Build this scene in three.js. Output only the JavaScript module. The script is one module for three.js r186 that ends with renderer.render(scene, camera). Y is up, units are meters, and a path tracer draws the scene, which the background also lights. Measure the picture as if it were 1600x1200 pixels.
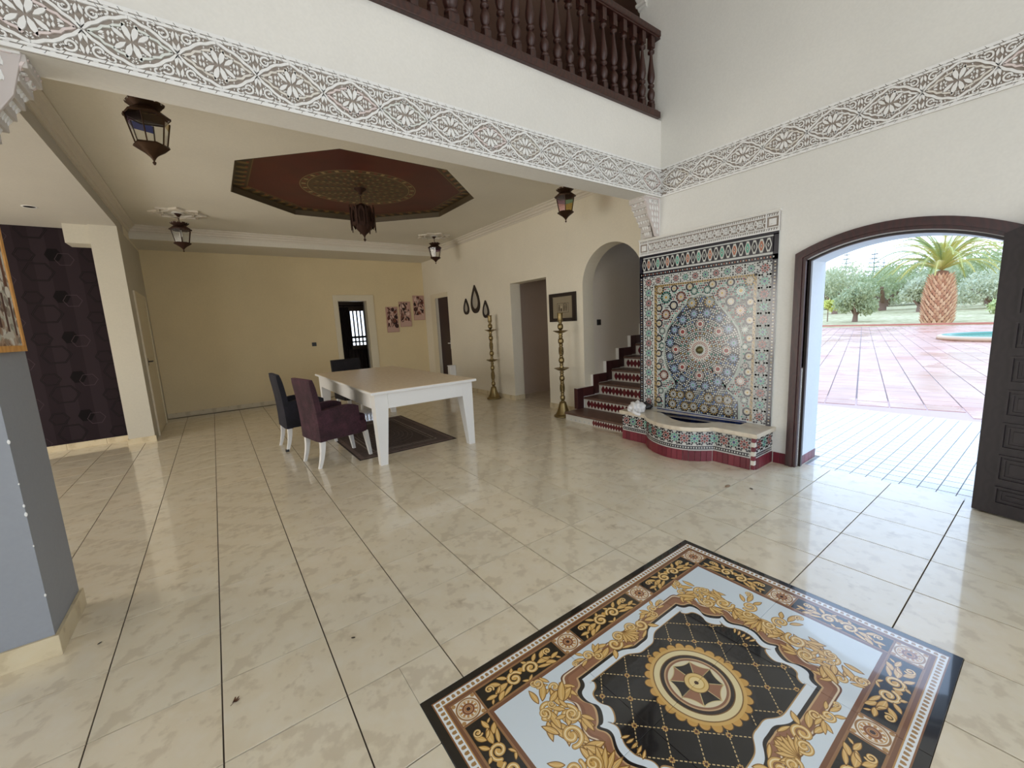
import * as THREE from 'three';
import { mergeGeometries, mergeVertices, toCreasedNormals } from 'three/addons/utils/BufferGeometryUtils.js';
import { RoundedBoxGeometry } from 'three/addons/geometries/RoundedBoxGeometry.js';
import { RectAreaLightUniformsLib } from 'three/addons/lights/RectAreaLightUniformsLib.js';

// ---------------------------------------------------------------- camera, sky, daylight, exposure
const scene = new THREE.Scene();
const camera = new THREE.PerspectiveCamera(86.55, 4 / 3, 0.05, 400);
camera.rotation.order = 'YXZ';
camera.position.set(0, 1.4144, 0);
camera.rotation.set(-0.14739, -0.6241, -0.05086);
{ // bright hazy sky: near white at the horizon, bluer overhead
  const W = 64, H = 128, a = new Float32Array(W * H * 4);
  for (let j = 0; j < H; j++) for (let i = 0; i < W; i++) {
    const el = Math.max(0, ((j + 0.5) / H - 0.5) * 2), t = Math.pow(el, 0.6), k = 4 * (j * W + i);
    a[k] = 2.2 - 0.95 * t; a[k + 1] = 2.4 - 0.28 * t; a[k + 2] = 2.65 + 0.9 * t; a[k + 3] = 1;
  }
  const sky = new THREE.DataTexture(a, W, H, THREE.RGBAFormat, THREE.FloatType);
  sky.mapping = THREE.EquirectangularReflectionMapping; sky.magFilter = THREE.LinearFilter; sky.needsUpdate = true;
  scene.background = sky;
}
const EXPOSURE = 0.98;
RectAreaLightUniformsLib.init();
// daylight entering through the room's own windows (all behind or beside the camera): one soft light per opening
const DAY = [
  // [centre], [point it faces], width, height, intensity, colour
  [[1.2, 1.3, 3.42], [1.2, 1.3, -5], 4.6, 2.4, 1.35, 0xfff9f0],      // glazed doors in the rear wall
  [[1.2, 4.3, 3.42], [1.2, 3.2, -4], 4.6, 1.3, 1.2, 0xfbf9f6],       // clerestory over them
  [[-4.9, 1.2, -5.1], [0, 1.15, -5.1], 3.2, 2.0, 6.4, 0xfff3e2],       // garden window in the left wall of the dining end
  [[-4.9, 1.3, 0.2], [4, 1.3, 0.2], 3.0, 2.1, 2.6, 0xfaf8f6],          // window in the left wall of the hall
];
for (const [p, t, w, h, k, c] of DAY) {
  const l = new THREE.RectAreaLight(c, k, w, h);
  l.position.set(...p); l.lookAt(...t); scene.add(l);
}

// ---------------------------------------------------------------- helpers
let seed = 7;
const rnd = () => { seed = (seed * 1664525 + 1013904223) >>> 0; return seed / 4294967296; };
const rr = (a, b) => a + (b - a) * rnd();
const V = (x, y, z) => new THREE.Vector3(x, y, z);
const lin = (r, g, b) => new THREE.Color().setRGB(r, g, b);
const used = new Map();
function numbered(name) {
  const n = used.get(name) ?? 0; used.set(name, n + 1);
  return n ? `${name}_${String(n).padStart(3, '0')}` : name;
}
function shade(o) { o.traverse((m) => { if (m.isMesh) { m.castShadow = true; m.receiveShadow = true; } }); return o; }
function tag(o, label, category, group) {
  o.userData.label = label; o.userData.category = category; if (group) o.userData.group = group; return o;
}
function thing(name, label, category, p = [0, 0, 0], turn = 0, group) {
  const o = new THREE.Group(); o.name = numbered(name); o.position.set(...p); o.rotation.y = turn; scene.add(o);
  return tag(o, label, category, group);
}
function structGroup(name) { const o = new THREE.Group(); o.name = numbered(name); o.userData.kind = 'structure'; scene.add(o); return o; }
function flat(list) { return list.map((g) => (g.index ? g.toNonIndexed() : g)); }
function join(list) {
  const a = flat(list.flat());
  if (a.length === 1) return a[0];
  for (const g of a) { for (const k of Object.keys(g.attributes)) if (!['position', 'normal', 'uv', 'color'].includes(k)) g.deleteAttribute(k); }
  return mergeGeometries(a);
}
function obj(name, geo, mat, parent, opt = {}) {
  const g = Array.isArray(geo) ? join(geo) : geo;
  const m = new THREE.Mesh(g, mat);
  m.name = parent ? name : numbered(name); m.castShadow = m.receiveShadow = true;
  if (opt.stuff) m.userData.kind = 'stuff';
  if (opt.label) m.userData.label = opt.label;
  (parent ?? scene).add(m); return m;
}
function struct(name, geo, mat) { const m = obj(name, geo, mat); m.userData.kind = 'structure'; return m; }
// uv in metres from position by the dominant normal
function metre(g0, s = 1) {
  const g = g0.index ? g0.toNonIndexed() : g0;
  const p = g.attributes.position, n = g.attributes.normal, uv = new Float32Array(p.count * 2);
  for (let i = 0; i < p.count; i++) {
    const ax = Math.abs(n.getX(i)), ay = Math.abs(n.getY(i)), az = Math.abs(n.getZ(i));
    let u, v;
    if (ay >= ax && ay >= az) { u = p.getX(i); v = p.getZ(i); } else if (ax >= az) { u = p.getZ(i); v = p.getY(i); } else { u = p.getX(i); v = p.getY(i); }
    uv[2 * i] = u * s; uv[2 * i + 1] = v * s;
  }
  g.setAttribute('uv', new THREE.BufferAttribute(uv, 2)); return g;
}
function bx(x0, x1, y0, y1, z0, z1, r = 0) {
  const w = Math.abs(x1 - x0), h = Math.abs(y1 - y0), d = Math.abs(z1 - z0);
  const g = r ? new RoundedBoxGeometry(w, h, d, 2, Math.min(r, w / 2.01, h / 2.01, d / 2.01)) : new THREE.BoxGeometry(w, h, d);
  g.translate((x0 + x1) / 2, (y0 + y1) / 2, (z0 + z1) / 2); return metre(g);
}
// a plate cut from a 2-D outline in the (z, y) plane, from x0 to x1
function plateZY(pts, x0, x1, holes = [], seg = 24) {
  const sh = pts instanceof THREE.Shape ? pts : new THREE.Shape(pts.map(([z, y]) => new THREE.Vector2(-z, y)));
  sh.holes.push(...holes.map((h) => (h instanceof THREE.Path ? h : new THREE.Path(h.map(([z, y]) => new THREE.Vector2(-z, y))))));
  const g = new THREE.ExtrudeGeometry(sh, { depth: x1 - x0, bevelEnabled: false, curveSegments: seg });
  // shape x -> -z, shape y -> y, extrusion -> x
  g.applyMatrix4(new THREE.Matrix4().makeBasis(V(0, 0, -1), V(0, 1, 0), V(1, 0, 0))); g.translate(x0, 0, 0);
  return metre(g);
}
function plateXY(pts, z0, z1, holes = [], bevel = 0) {
  const sh = new THREE.Shape(pts.map(([x, y]) => new THREE.Vector2(x, y)));
  sh.holes.push(...holes.map((h) => new THREE.Path(h.map(([x, y]) => new THREE.Vector2(x, y)))));
  const g = new THREE.ExtrudeGeometry(sh, { depth: z1 - z0 - 2 * bevel, bevelEnabled: bevel > 0, bevelSize: bevel, bevelOffset: -bevel, bevelThickness: bevel, bevelSegments: 2, curveSegments: 12 });
  g.translate(0, 0, z0 + bevel); return metre(g);
}
// horizontal slab from an outline in (x, z)
function slab(pts, y0, y1, holes = []) {
  const sh = new THREE.Shape(pts.map(([x, z]) => new THREE.Vector2(x, -z)));
  sh.holes.push(...holes.map((h) => new THREE.Path(h.map(([x, z]) => new THREE.Vector2(x, -z)))));
  const g = new THREE.ExtrudeGeometry(sh, { depth: y1 - y0, bevelEnabled: false });
  g.rotateX(-Math.PI / 2); g.translate(0, y0, 0); return metre(g);
}
function lathe(profile, seg = 24) { return new THREE.LatheGeometry(profile.map(([r, y]) => new THREE.Vector2(Math.max(r, 0.0004), y)), seg); }
function tube(pts, r, seg = 24, rad = 6, closed = false) { return new THREE.TubeGeometry(new THREE.CatmullRomCurve3(pts.map((p) => V(...p)), closed), seg, r, rad, closed); }
function rod(a, b, r0, r1 = r0, n = 8) {
  const A = V(...a), B = V(...b), d = B.clone().sub(A), g = new THREE.CylinderGeometry(r1, r0, d.length(), n);
  g.applyQuaternion(new THREE.Quaternion().setFromUnitVectors(V(0, 1, 0), d.normalize())); g.translate((A.x + B.x) / 2, (A.y + B.y) / 2, (A.z + B.z) / 2); return g;
}
// a bar whose square section changes from (w0,d0) at the bottom to (w1,d1) at the top
function taper(a, b, w0, d0, w1, d1) {
  const g = new THREE.BoxGeometry(1, 1, 1, 1, 4, 1), p = g.attributes.position;
  for (let i = 0; i < p.count; i++) {
    const t = p.getY(i) + 0.5;
    p.setXYZ(i, a[0] + (b[0] - a[0]) * t + p.getX(i) * (w0 + (w1 - w0) * t), a[1] + (b[1] - a[1]) * t, a[2] + (b[2] - a[2]) * t + p.getZ(i) * (d0 + (d1 - d0) * t));
  }
  g.computeVertexNormals(); return metre(toCreasedNormals(g, 0.6));
}
// flat pieces proud of a ground, one colour per piece: ribbons and polygons mapped onto a surface
class Inlay {
  constructor(map) { this.map = map; this.p = []; this.c = []; this.uv = []; }
  tri(a, b, c, col) { for (const q of [a, b, c]) { this.p.push(...q); this.c.push(col.r, col.g, col.b); this.uv.push(q[0], q[1]); } }
  poly(pts, col, h = 0.002, side = true) {
    let area = 0; for (let i = 0; i < pts.length; i++) { const a = pts[i], b = pts[(i + 1) % pts.length]; area += a[0] * b[1] - b[0] * a[1]; }
    const P = area < 0 ? pts.slice().reverse() : pts, n = P.length;
    let cx = 0, cy = 0; for (const q of P) { cx += q[0] / n; cy += q[1] / n; }
    const C = this.map(cx, cy, h), T = P.map((q) => this.map(q[0], q[1], h)), B = side ? P.map((q) => this.map(q[0], q[1], 0)) : null;
    for (let i = 0; i < n; i++) {
      const j = (i + 1) % n; this.tri(C, T[i], T[j], col);
      if (side) { this.tri(B[i], B[j], T[j], col); this.tri(B[i], T[j], T[i], col); }
    }
  }
  ribbon(pts, w, col, h = 0.006, taperEnds = false) {
    const n = pts.length, L = [], R = [];
    for (let i = 0; i < n; i++) {
      const a = pts[Math.max(0, i - 1)], b = pts[Math.min(n - 1, i + 1)], dx = b[0] - a[0], dy = b[1] - a[1], l = Math.hypot(dx, dy) || 1;
      const ww = (typeof w === 'function' ? w(i / (n - 1)) : w) / 2 * (taperEnds && (i === 0 || i === n - 1) ? 0.25 : 1);
      L.push([pts[i][0] - dy / l * ww, pts[i][1] + dx / l * ww]); R.push([pts[i][0] + dy / l * ww, pts[i][1] - dx / l * ww]);
    }
    const m = (q, hh) => this.map(q[0], q[1], hh);
    for (let i = 0; i < n - 1; i++) {
      const a = m(R[i], h), b = m(R[i + 1], h), c = m(L[i + 1], h), d = m(L[i], h);
      this.tri(a, b, c, col); this.tri(a, c, d, col);
      const a0 = m(R[i], 0), b0 = m(R[i + 1], 0), c0 = m(L[i + 1], 0), d0 = m(L[i], 0);
      this.tri(a0, b0, b, col); this.tri(a0, b, a, col); this.tri(c0, d0, d, col); this.tri(c0, d, c, col);
    }
  }
  geometry() {
    const g = new THREE.BufferGeometry();
    g.setAttribute('position', new THREE.Float32BufferAttribute(this.p, 3)); g.setAttribute('color', new THREE.Float32BufferAttribute(this.c, 3));
    g.setAttribute('uv', new THREE.Float32BufferAttribute(this.uv, 2)); g.computeVertexNormals(); return g;
  }
}
const circle = (cx, cy, r, n = 12, t0 = 0, ry = r) => Array.from({ length: n }, (_, i) => [cx + r * Math.cos(t0 + i / n * 2 * Math.PI), cy + ry * Math.sin(t0 + i / n * 2 * Math.PI)]);
const leafShape = (x, y, a, l, w) => { const c = Math.cos(a), s = Math.sin(a); return [[0, 0], [0.3, 0.42], [0.6, 0.45], [1, 0], [0.6, -0.45], [0.3, -0.42]].map(([u, v]) => [x + u * l * c - v * w * s, y + u * l * s + v * w * c]); };
const spiral = (cx, cy, r0, r1, t0, t1, n = 14) => Array.from({ length: n }, (_, i) => { const t = i / (n - 1), a = t0 + (t1 - t0) * t, r = r0 + (r1 - r0) * t; return [cx + r * Math.cos(a), cy + r * Math.sin(a)]; });

// ---------------------------------------------------------------- textures
function hash(x, y, s) { let h = (x * 374761393 + y * 668265263 + s * 1442695041) | 0; h = Math.imul(h ^ (h >>> 13), 1274126177); return ((h ^ (h >>> 16)) >>> 0) / 4294967296; }
function vnoise(x, y, per, s) {                            // periodic value noise
  const xi = Math.floor(x), yi = Math.floor(y), fx = x - xi, fy = y - yi, u = fx * fx * (3 - 2 * fx), v = fy * fy * (3 - 2 * fy), w = (q) => ((q % per) + per) % per;
  const a = hash(w(xi), w(yi), s), b = hash(w(xi + 1), w(yi), s), c = hash(w(xi), w(yi + 1), s), d = hash(w(xi + 1), w(yi + 1), s);
  return a + (b - a) * u + (c - a) * v + (a - b - c + d) * u * v;
}
function fbm(x, y, f, oct, s) { let t = 0, k = 0.5, n = 0; for (let i = 0; i < oct; i++) { t += k * vnoise(x * f, y * f, f, s + i); n += k; k *= 0.55; f *= 2; } return t / n; }
function dataTex(N, fn, srgb = true) {
  const a = new Uint8Array(N * N * 4);
  for (let j = 0; j < N; j++) for (let i = 0; i < N; i++) { const c = fn(i / N, j / N), k = 4 * (j * N + i); a[k] = c[0]; a[k + 1] = c[1]; a[k + 2] = c[2]; a[k + 3] = 255; }
  const t = new THREE.DataTexture(a, N, N); t.wrapS = t.wrapT = THREE.RepeatWrapping; t.magFilter = THREE.LinearFilter; t.minFilter = THREE.LinearMipmapLinearFilter; t.generateMipmaps = true;
  if (srgb) t.colorSpace = THREE.SRGBColorSpace; t.needsUpdate = true; return t;
}
function canvasTex(w, h, draw) {
  const c = document.createElement('canvas'); c.width = w; c.height = h; const x = c.getContext('2d'); draw(x, w, h);
  const t = new THREE.CanvasTexture(c); t.colorSpace = THREE.SRGBColorSpace; t.anisotropy = 8; t.wrapS = t.wrapT = THREE.RepeatWrapping; return t;
}
const every = (t, m) => { t.repeat.set(1 / m, 1 / m); return t; };
const clampC = (v) => Math.max(0, Math.min(255, v));
const mixC = (a, b, t) => a.map((v, i) => v + (b[i] - v) * t);

const plasterBump = every(dataTex(256, (u, v) => { const n = 128 + 90 * (fbm(u, v, 8, 5, 3) - 0.5) + 40 * (fbm(u, v, 32, 2, 9) - 0.5); return [n, n, n]; }, false), 1.3);
const plasterMap = every(dataTex(256, (u, v) => { const n = 246 + 16 * (fbm(u, v, 3, 4, 21) - 0.5) + 5 * (hash(Math.floor(u * 256), Math.floor(v * 256), 5) - 0.5); return [clampC(n), clampC(n - 1), clampC(n - 3)]; }), 2.6);
function plaster(r, g, b, rough = 0.82) { return new THREE.MeshStandardMaterial({ color: lin(r, g, b), map: plasterMap, roughness: rough, bumpMap: plasterBump, bumpScale: 0.0025 }); }
function paint(r, g, b, rough = 0.5) { return new THREE.MeshStandardMaterial({ color: lin(r, g, b), roughness: rough }); }
function metal(r, g, b, rough = 0.35) { return new THREE.MeshStandardMaterial({ color: lin(r, g, b), roughness: rough, metalness: 1 }); }

const M = {
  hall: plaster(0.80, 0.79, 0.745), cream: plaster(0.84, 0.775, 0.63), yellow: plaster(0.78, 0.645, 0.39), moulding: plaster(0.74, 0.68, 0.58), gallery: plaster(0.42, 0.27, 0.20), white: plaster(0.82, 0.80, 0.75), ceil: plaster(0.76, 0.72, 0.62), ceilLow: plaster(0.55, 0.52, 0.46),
  pillar: plaster(0.30, 0.318, 0.35, 0.6), column: plaster(0.60, 0.56, 0.46), dark: plaster(0.16, 0.105, 0.085), stairWall: plaster(0.84, 0.77, 0.67),
  reveal: plaster(0.72, 0.78, 0.84), outside: plaster(0.8, 0.8, 0.8),
  whitePaint: paint(0.80, 0.79, 0.76, 0.38), creamPaint: paint(0.70, 0.62, 0.45, 0.45), blackPlastic: paint(0.012, 0.011, 0.012, 0.4),
  grout: paint(0.075, 0.055, 0.04, 0.95), groutLight: paint(0.36, 0.35, 0.34, 0.85),
  brass: new THREE.MeshStandardMaterial({ color: lin(0.27, 0.20, 0.09), roughness: 0.4, metalness: 1 }),
  bronze: new THREE.MeshStandardMaterial({ color: lin(0.06, 0.03, 0.015), roughness: 0.5, metalness: 0.7 }),
  rust: new THREE.MeshStandardMaterial({ color: lin(0.045, 0.018, 0.010), roughness: 0.65, metalness: 0.5 }),
  plasterPaint: new THREE.MeshStandardMaterial({ vertexColors: true, roughness: 0.75, side: THREE.DoubleSide }),
  glaze: new THREE.MeshPhysicalMaterial({ vertexColors: true, side: THREE.DoubleSide, roughness: 0.22, clearcoat: 0.5, clearcoatRoughness: 0.12 }),
};
function woodTex(c0, c1, s, f = 5) {
  return every(dataTex(256, (u, v) => { const w = fbm(u, v, 4, 3, s), g = fbm(u * 1, v, 1, 1, s + 40); let n = 0.5 + 0.5 * Math.sin((u * f + 1.4 * w + 0.4 * g) * 2 * Math.PI * 2); n = 0.6 * n + 0.4 * fbm(u * 6 % 1, v * 0.5, 16, 3, s + 9); return mixC(c0, c1, n).map(clampC); }), 0.5);
}
M.darkWood = new THREE.MeshPhysicalMaterial({ map: woodTex([44, 22, 18], [72, 38, 28], 61), roughness: 0.42, clearcoat: 0.12, clearcoatRoughness: 0.3 });
M.doorWood = new THREE.MeshPhysicalMaterial({ map: woodTex([30, 23, 26], [44, 35, 38], 71), roughness: 0.5, clearcoat: 0.2, clearcoatRoughness: 0.4 });
M.frameWood = new THREE.MeshPhysicalMaterial({ map: woodTex([44, 17, 17], [66, 27, 25], 81), roughness: 0.4, clearcoat: 0.3, clearcoatRoughness: 0.3 });
M.blackWood = paint(0.02, 0.012, 0.01, 0.4);
M.paleWood = new THREE.MeshStandardMaterial({ map: woodTex([232, 212, 182], [242, 224, 196], 91, 3), roughness: 0.42 });
M.tanWood = new THREE.MeshStandardMaterial({ map: woodTex([170, 138, 96], [192, 160, 116], 95), roughness: 0.6 });
M.orangeWood = new THREE.MeshStandardMaterial({ map: woodTex([196, 138, 70], [222, 166, 92], 97), roughness: 0.5 });

// ---------------------------------------------------------------- floor: ceramic tiles
function marbleTile(s) {
  return dataTex(256, (u, v) => {
    const a = fbm(u, v, 3, 5, s), b = fbm(u, v, 5, 5, s + 30), c = fbm(u, v, 9, 4, s + 60);
    const q = (u + v) % 1, w = (u - v + 1) % 1, st = fbm(q, w, 4, 5, s + 90) + 0.35 * (c - 0.5), streak = Math.max(0, st - 0.56) * 4, pale = Math.max(0, 0.44 - st) * 3, cloud = (a - 0.5) * 2;
    let col = mixC([227, 213, 184], [234, 223, 199], 0.5 + 0.6 * cloud);
    col = mixC(col, [190, 173, 145], Math.min(0.36, streak * 0.6)); col = mixC(col, [235, 226, 207], Math.min(0.4, pale * 0.6)); col = mixC(col, [150, 130, 100], Math.max(0, b - 0.72) * 2.2);
    return col.map(clampC);
  });
}
const tileMats = [11, 223, 435, 647, 859].map((s, i) => new THREE.MeshPhysicalMaterial({ map: every(marbleTile(s), 0.4), roughness: 0.4, color: lin(...[[1, 1, 1], [0.97, 0.965, 0.955], [1.0, 0.985, 0.965], [0.95, 0.95, 0.94], [0.985, 0.985, 0.985]][i]), clearcoat: 1, clearcoatRoughness: 0.07, ior: 1.5 }));
function tilePiece(x0, x1, z0, z1, y0, y1, ch = 0.0005) {   // a slab with chamfered upper edge: 18 triangles
  const q = [], f = (a, b, c, d) => q.push(...a, ...b, ...c, ...a, ...c, ...d);
  const B = [[x0, y0, z1], [x1, y0, z1], [x1, y0, z0], [x0, y0, z0]], S = B.map(([x, , z]) => [x, y1 - ch, z]);
  const T = [[x0 + ch, y1, z1 - ch], [x1 - ch, y1, z1 - ch], [x1 - ch, y1, z0 + ch], [x0 + ch, y1, z0 + ch]];
  f(...T); for (let i = 0; i < 4; i++) { const j = (i + 1) % 4; f(B[i], B[j], S[j], S[i]); f(S[i], S[j], T[j], T[i]); }
  const g = new THREE.BufferGeometry(); g.setAttribute('position', new THREE.Float32BufferAttribute(q, 3)); g.computeVertexNormals();
  return metre(g);
}
const floor = structGroup('floor');
obj('mortar_bed', [bx(-5.2, 4.2, -0.2, -0.006, -9.9, 3.6), bx(4.2, 6.2, -0.2, -0.006, -9.9, -2.9)], M.grout, floor);
const RUG = [0.46, 2.26, -1.345, -0.145];
{
  const f = V(0, 0, -1).applyEuler(camera.rotation), cells = [];
  for (let i = -14; i <= 13; i++) for (let j = -21; j <= 12; j++) {
    const x0 = 0.25 + 0.4 * i + 0.0026, x1 = x0 + 0.3948, z0 = -1.96 + 0.4 * j + 0.0026, z1 = z0 + 0.3948;
    if (x1 < -5 || z0 < -9.9 || (z0 > -3.0 && x0 > 4.2) || x1 > 6.2) continue;
    let rects = [[x0, x1, z0, z1]];
    if (x1 > RUG[0] && x0 < RUG[1] && z1 > RUG[2] && z0 < RUG[3]) {
      const cx0 = Math.max(x0, RUG[0]), cx1 = Math.min(x1, RUG[1]), e = 0.0015;
      rects = [[x0, RUG[0] - e, z0, z1], [RUG[1] + e, x1, z0, z1], [cx0, cx1, z0, RUG[2] - e], [cx0, cx1, RUG[3] + e, z1]].filter((r) => r[1] - r[0] > 0.006 && r[3] - r[2] > 0.006 && r[0] >= x0 - 1e-6 && r[1] <= x1 + 1e-6 && r[2] >= z0 - 1e-6 && r[3] <= z1 + 1e-6);
    }
    if (!rects.length) continue;
    const c = V((x0 + x1) / 2, 0, (z0 + z1) / 2), d = c.clone().sub(camera.position), dep = d.dot(f);
    const n = c.clone(); camera.updateMatrixWorld(); n.project(camera);
    const seen = dep > 0.2 && Math.abs(n.x) < 1.12 && Math.abs(n.y) < 1.2;
    cells.push({ rects, dist: seen ? d.length() : 100 + d.length(), k: Math.floor(hash(i + 50, j + 50, 4) * 5), hidden: n.y < -1.3 });
  }
  cells.sort((a, b) => a.dist - b.dist);
  const rest = [[], [], [], [], []];
  cells.forEach((c, n) => {
    const gs = c.rects.map((r) => tilePiece(r[0], r[1], r[2], r[3], -0.01, (hash(n, 3, 1) - 0.5) * 0.0008));
    if (n < 300) obj('tile', gs, tileMats[c.k], floor); else rest[c.k].push(...gs);
  });
  rest.forEach((g, k) => { if (g.length) obj('tile_field', g, tileMats[k], floor, { stuff: true }); });
}

// the printed tile carpet: six glazed 60 cm tiles
function goldLeaf(x, cx, cy, a, l, w) {
  x.save(); x.translate(cx, cy); x.rotate(a); x.beginPath(); x.moveTo(0, 0); x.bezierCurveTo(l * 0.3, -w, l * 0.7, -w * 0.8, l, 0); x.bezierCurveTo(l * 0.7, w * 0.5, l * 0.35, w * 0.8, 0, 0);
  x.fillStyle = '#e0b46a'; x.fill(); x.lineWidth = 2.4; x.strokeStyle = '#7d5420'; x.stroke();
  x.beginPath(); x.moveTo(l * 0.1, 0); x.quadraticCurveTo(l * 0.5, -w * 0.35, l * 0.9, 0); x.strokeStyle = '#f2d394'; x.lineWidth = 2; x.stroke(); x.restore();
}
function goldScroll(x, cx, cy, r, t0, dir, turns = 1.35) {
  const pts = []; for (let i = 0; i <= 40; i++) { const t = i / 40, a = t0 + dir * t * turns * 2 * Math.PI, q = r * (1 - 0.8 * t); pts.push([cx + q * Math.cos(a), cy + q * Math.sin(a)]); }
  for (const [w, c] of [[0.50 * r, '#7d5420'], [0.40 * r, '#dcb066'], [0.13 * r, '#f8e2ae']]) { x.beginPath(); pts.forEach((p, i) => (i ? x.lineTo(...p) : x.moveTo(...p))); x.strokeStyle = c; x.lineWidth = w; x.lineCap = 'round'; x.stroke(); }
  x.beginPath(); x.arc(cx, cy, r * 0.24, 0, 7); x.fillStyle = '#dcae62'; x.fill();
}
function acanthus(x, cx, cy, s, rot, flip) {
  x.save(); x.translate(cx, cy); x.rotate(rot); x.scale(s, s * flip);
  goldLeaf(x, -14, 4, -2.2, 62, 20); goldLeaf(x, -10, 0, -2.75, 74, 18); goldLeaf(x, -6, 6, 3.0, 60, 16);
  goldScroll(x, 26, -6, 30, 2.4, 1); goldLeaf(x, 46, -22, -0.9, 46, 16); goldLeaf(x, 56, -2, -0.35, 70, 18); goldLeaf(x, 52, 12, 0.25, 52, 15); goldScroll(x, 118, -10, 17, 2.8, 1);
  x.restore();
}
const carpetTex = canvasTex(1800, 1200, (x) => {
  const W = 1800, H = 1200; x.fillStyle = '#0c0b0d'; x.fillRect(0, 0, W, H);
  const ring = (m, c) => { x.fillStyle = c; x.fillRect(m, m, W - 2 * m, H - 2 * m); };
  ring(32, '#8a5a35'); ring(37, '#eef0ee'); ring(64, '#b98a4c'); ring(68, '#7c5238'); ring(80, '#9d7350'); ring(84, '#0f0d0e'); ring(186, '#9d7350'); ring(190, '#7c5238'); ring(204, '#dfe9ee');
  x.fillStyle = '#a8814f';                                            // the toothed edge
  for (let i = 44; i < W - 44; i += 22) { for (const y of [40, H - 58]) { x.beginPath(); x.arc(i + 6, y + 9, 6.5, 0, 7); x.fill(); x.fillRect(i, y + (y < 600 ? 9 : 0), 13, 10); } }
  for (let j = 44; j < H - 44; j += 22) { for (const y of [40, W - 58]) { x.beginPath(); x.arc(y + 9, j + 6, 6.5, 0, 7); x.fill(); x.fillRect(y + (y < 900 ? 9 : 0), j, 10, 13); } }
  const medal = (cx, cy) => {
    x.fillStyle = '#efe6d6'; x.fillRect(cx - 51, cy - 51, 102, 102); x.strokeStyle = '#8a5d3b'; x.lineWidth = 5; x.strokeRect(cx - 51, cy - 51, 102, 102);
    for (const [r, c, w] of [[44, '#a37748', 6], [36, '#c79a5e', 3], [20, '#8a5433', 8], [12, '#b0743f', 6]]) { x.beginPath(); x.arc(cx, cy, r, 0, 7); x.strokeStyle = c; x.lineWidth = w; x.stroke(); }
    for (let i = 0; i < 12; i++) { const a = i / 12 * 2 * Math.PI; x.beginPath(); x.arc(cx + 29 * Math.cos(a), cy + 29 * Math.sin(a), 5, 0, 7); x.fillStyle = '#c08c50'; x.fill(); }
    for (const [sx, sy] of [[-1, -1], [1, -1], [1, 1], [-1, 1]]) { x.beginPath(); x.arc(cx + sx * 41, cy + sy * 41, 8, 0, 7); x.fillStyle = '#b98d58'; x.fill(); }
    x.beginPath(); x.arc(cx, cy, 8, 0, 7); x.fillStyle = '#3a1410'; x.fill();
  };
  const panel = (cx, cy, rot, L) => {
    x.save(); x.translate(cx, cy); x.rotate(rot); x.fillStyle = '#0d0b0c'; x.fillRect(-L / 2, -49, L, 98); x.strokeStyle = '#9c7148'; x.lineWidth = 5; x.strokeRect(-L / 2, -49, L, 98);
    const k = L / 380;
    for (const s of [-1, 1]) { x.save(); x.scale(s * k, 1); goldLeaf(x, 70, 2, 0.2, 70, 22); goldLeaf(x, 96, -8, -0.6, 52, 18); goldLeaf(x, 100, 22, 0.6, 48, 18); goldScroll(x, 40, 4, 32, 3.4, 1); goldLeaf(x, 62, -14, -0.7, 46, 15); goldLeaf(x, 60, 20, 0.4, 60, 14); goldScroll(x, 142, -20, 17, 2.4, 1); goldLeaf(x, 130, 22, -0.2, 46, 16); goldLeaf(x, 128, 16, -2.4, 34, 12); goldLeaf(x, 40, -26, -2.3, 26, 12); goldLeaf(x, 24, 32, 2.6, 34, 10); goldLeaf(x, 150, 26, 0.9, 24, 9); x.restore(); }
    x.beginPath(); x.arc(0, -16, 11, 0, 7); x.fillStyle = '#d4a456'; x.fill(); x.restore();
  };
  const mx = [135, 645, 1155, 1665], my = [135, 600, 1065];
  for (const cy of [135, 1065]) { for (const cx of mx) medal(cx, cy); for (let i = 0; i < 3; i++) panel((mx[i] + mx[i + 1]) / 2, cy, cy < 600 ? 0 : Math.PI, 400); }
  for (const cx of [135, 1665]) { medal(cx, 600); for (let i = 0; i < 2; i++) panel(cx, (my[i] + my[i + 1]) / 2, cx < 900 ? -Math.PI / 2 : Math.PI / 2, 356); }
  // baroque frame: nested outlines, brown on white, round the black field
  const frame = (o) => {
    const cx = 885, cy = 600, hw = 452 - o, hh = 352 - o; x.beginPath();
    const q = [], quarter = [[0, hh - 34], [44, hh - 36], [74, hh - 14], [104, hh], [150, hh + 1], [340, hh + 1], [hw - 60, hh + 2], [hw - 46, hh - 30], [hw - 8, hh - 38], [hw - 2, hh - 84], [hw - 30, hh - 120], [hw + 12, hh - 176], [hw + 40, 120], [hw + 8, 78], [hw + 44, 30], [hw + 48, 0]];
    const all = [...quarter, ...quarter.slice(0, -1).reverse().map(([a, b]) => [a, -b]), ...quarter.slice(1).map(([a, b]) => [-a, -b]), ...quarter.slice(1, -1).reverse().map(([a, b]) => [-a, b])];
    all.forEach(([a, b]) => q.push([cx + a, cy + b]));
    x.moveTo((q[0][0] + q[q.length - 1][0]) / 2, (q[0][1] + q[q.length - 1][1]) / 2);
    for (let i = 0; i < q.length; i++) { const n = q[(i + 1) % q.length]; x.quadraticCurveTo(q[i][0], q[i][1], (q[i][0] + n[0]) / 2, (q[i][1] + n[1]) / 2); }
    x.closePath();
  };
  for (const [o, c] of [[0, '#6c442e'], [5, '#ecd8b8'], [11, '#8d6046'], [22, '#9c6d50'], [46, '#d0ab7c'], [52, '#15100f'], [64, '#e6eef2'], [92, '#b08a58'], [96, '#0a0a0c']]) { frame(o); x.fillStyle = c; x.fill(); }
  x.save(); frame(98); x.clip(); x.fillStyle = '#0b0b0e'; x.fillRect(0, 0, W, H);
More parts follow.
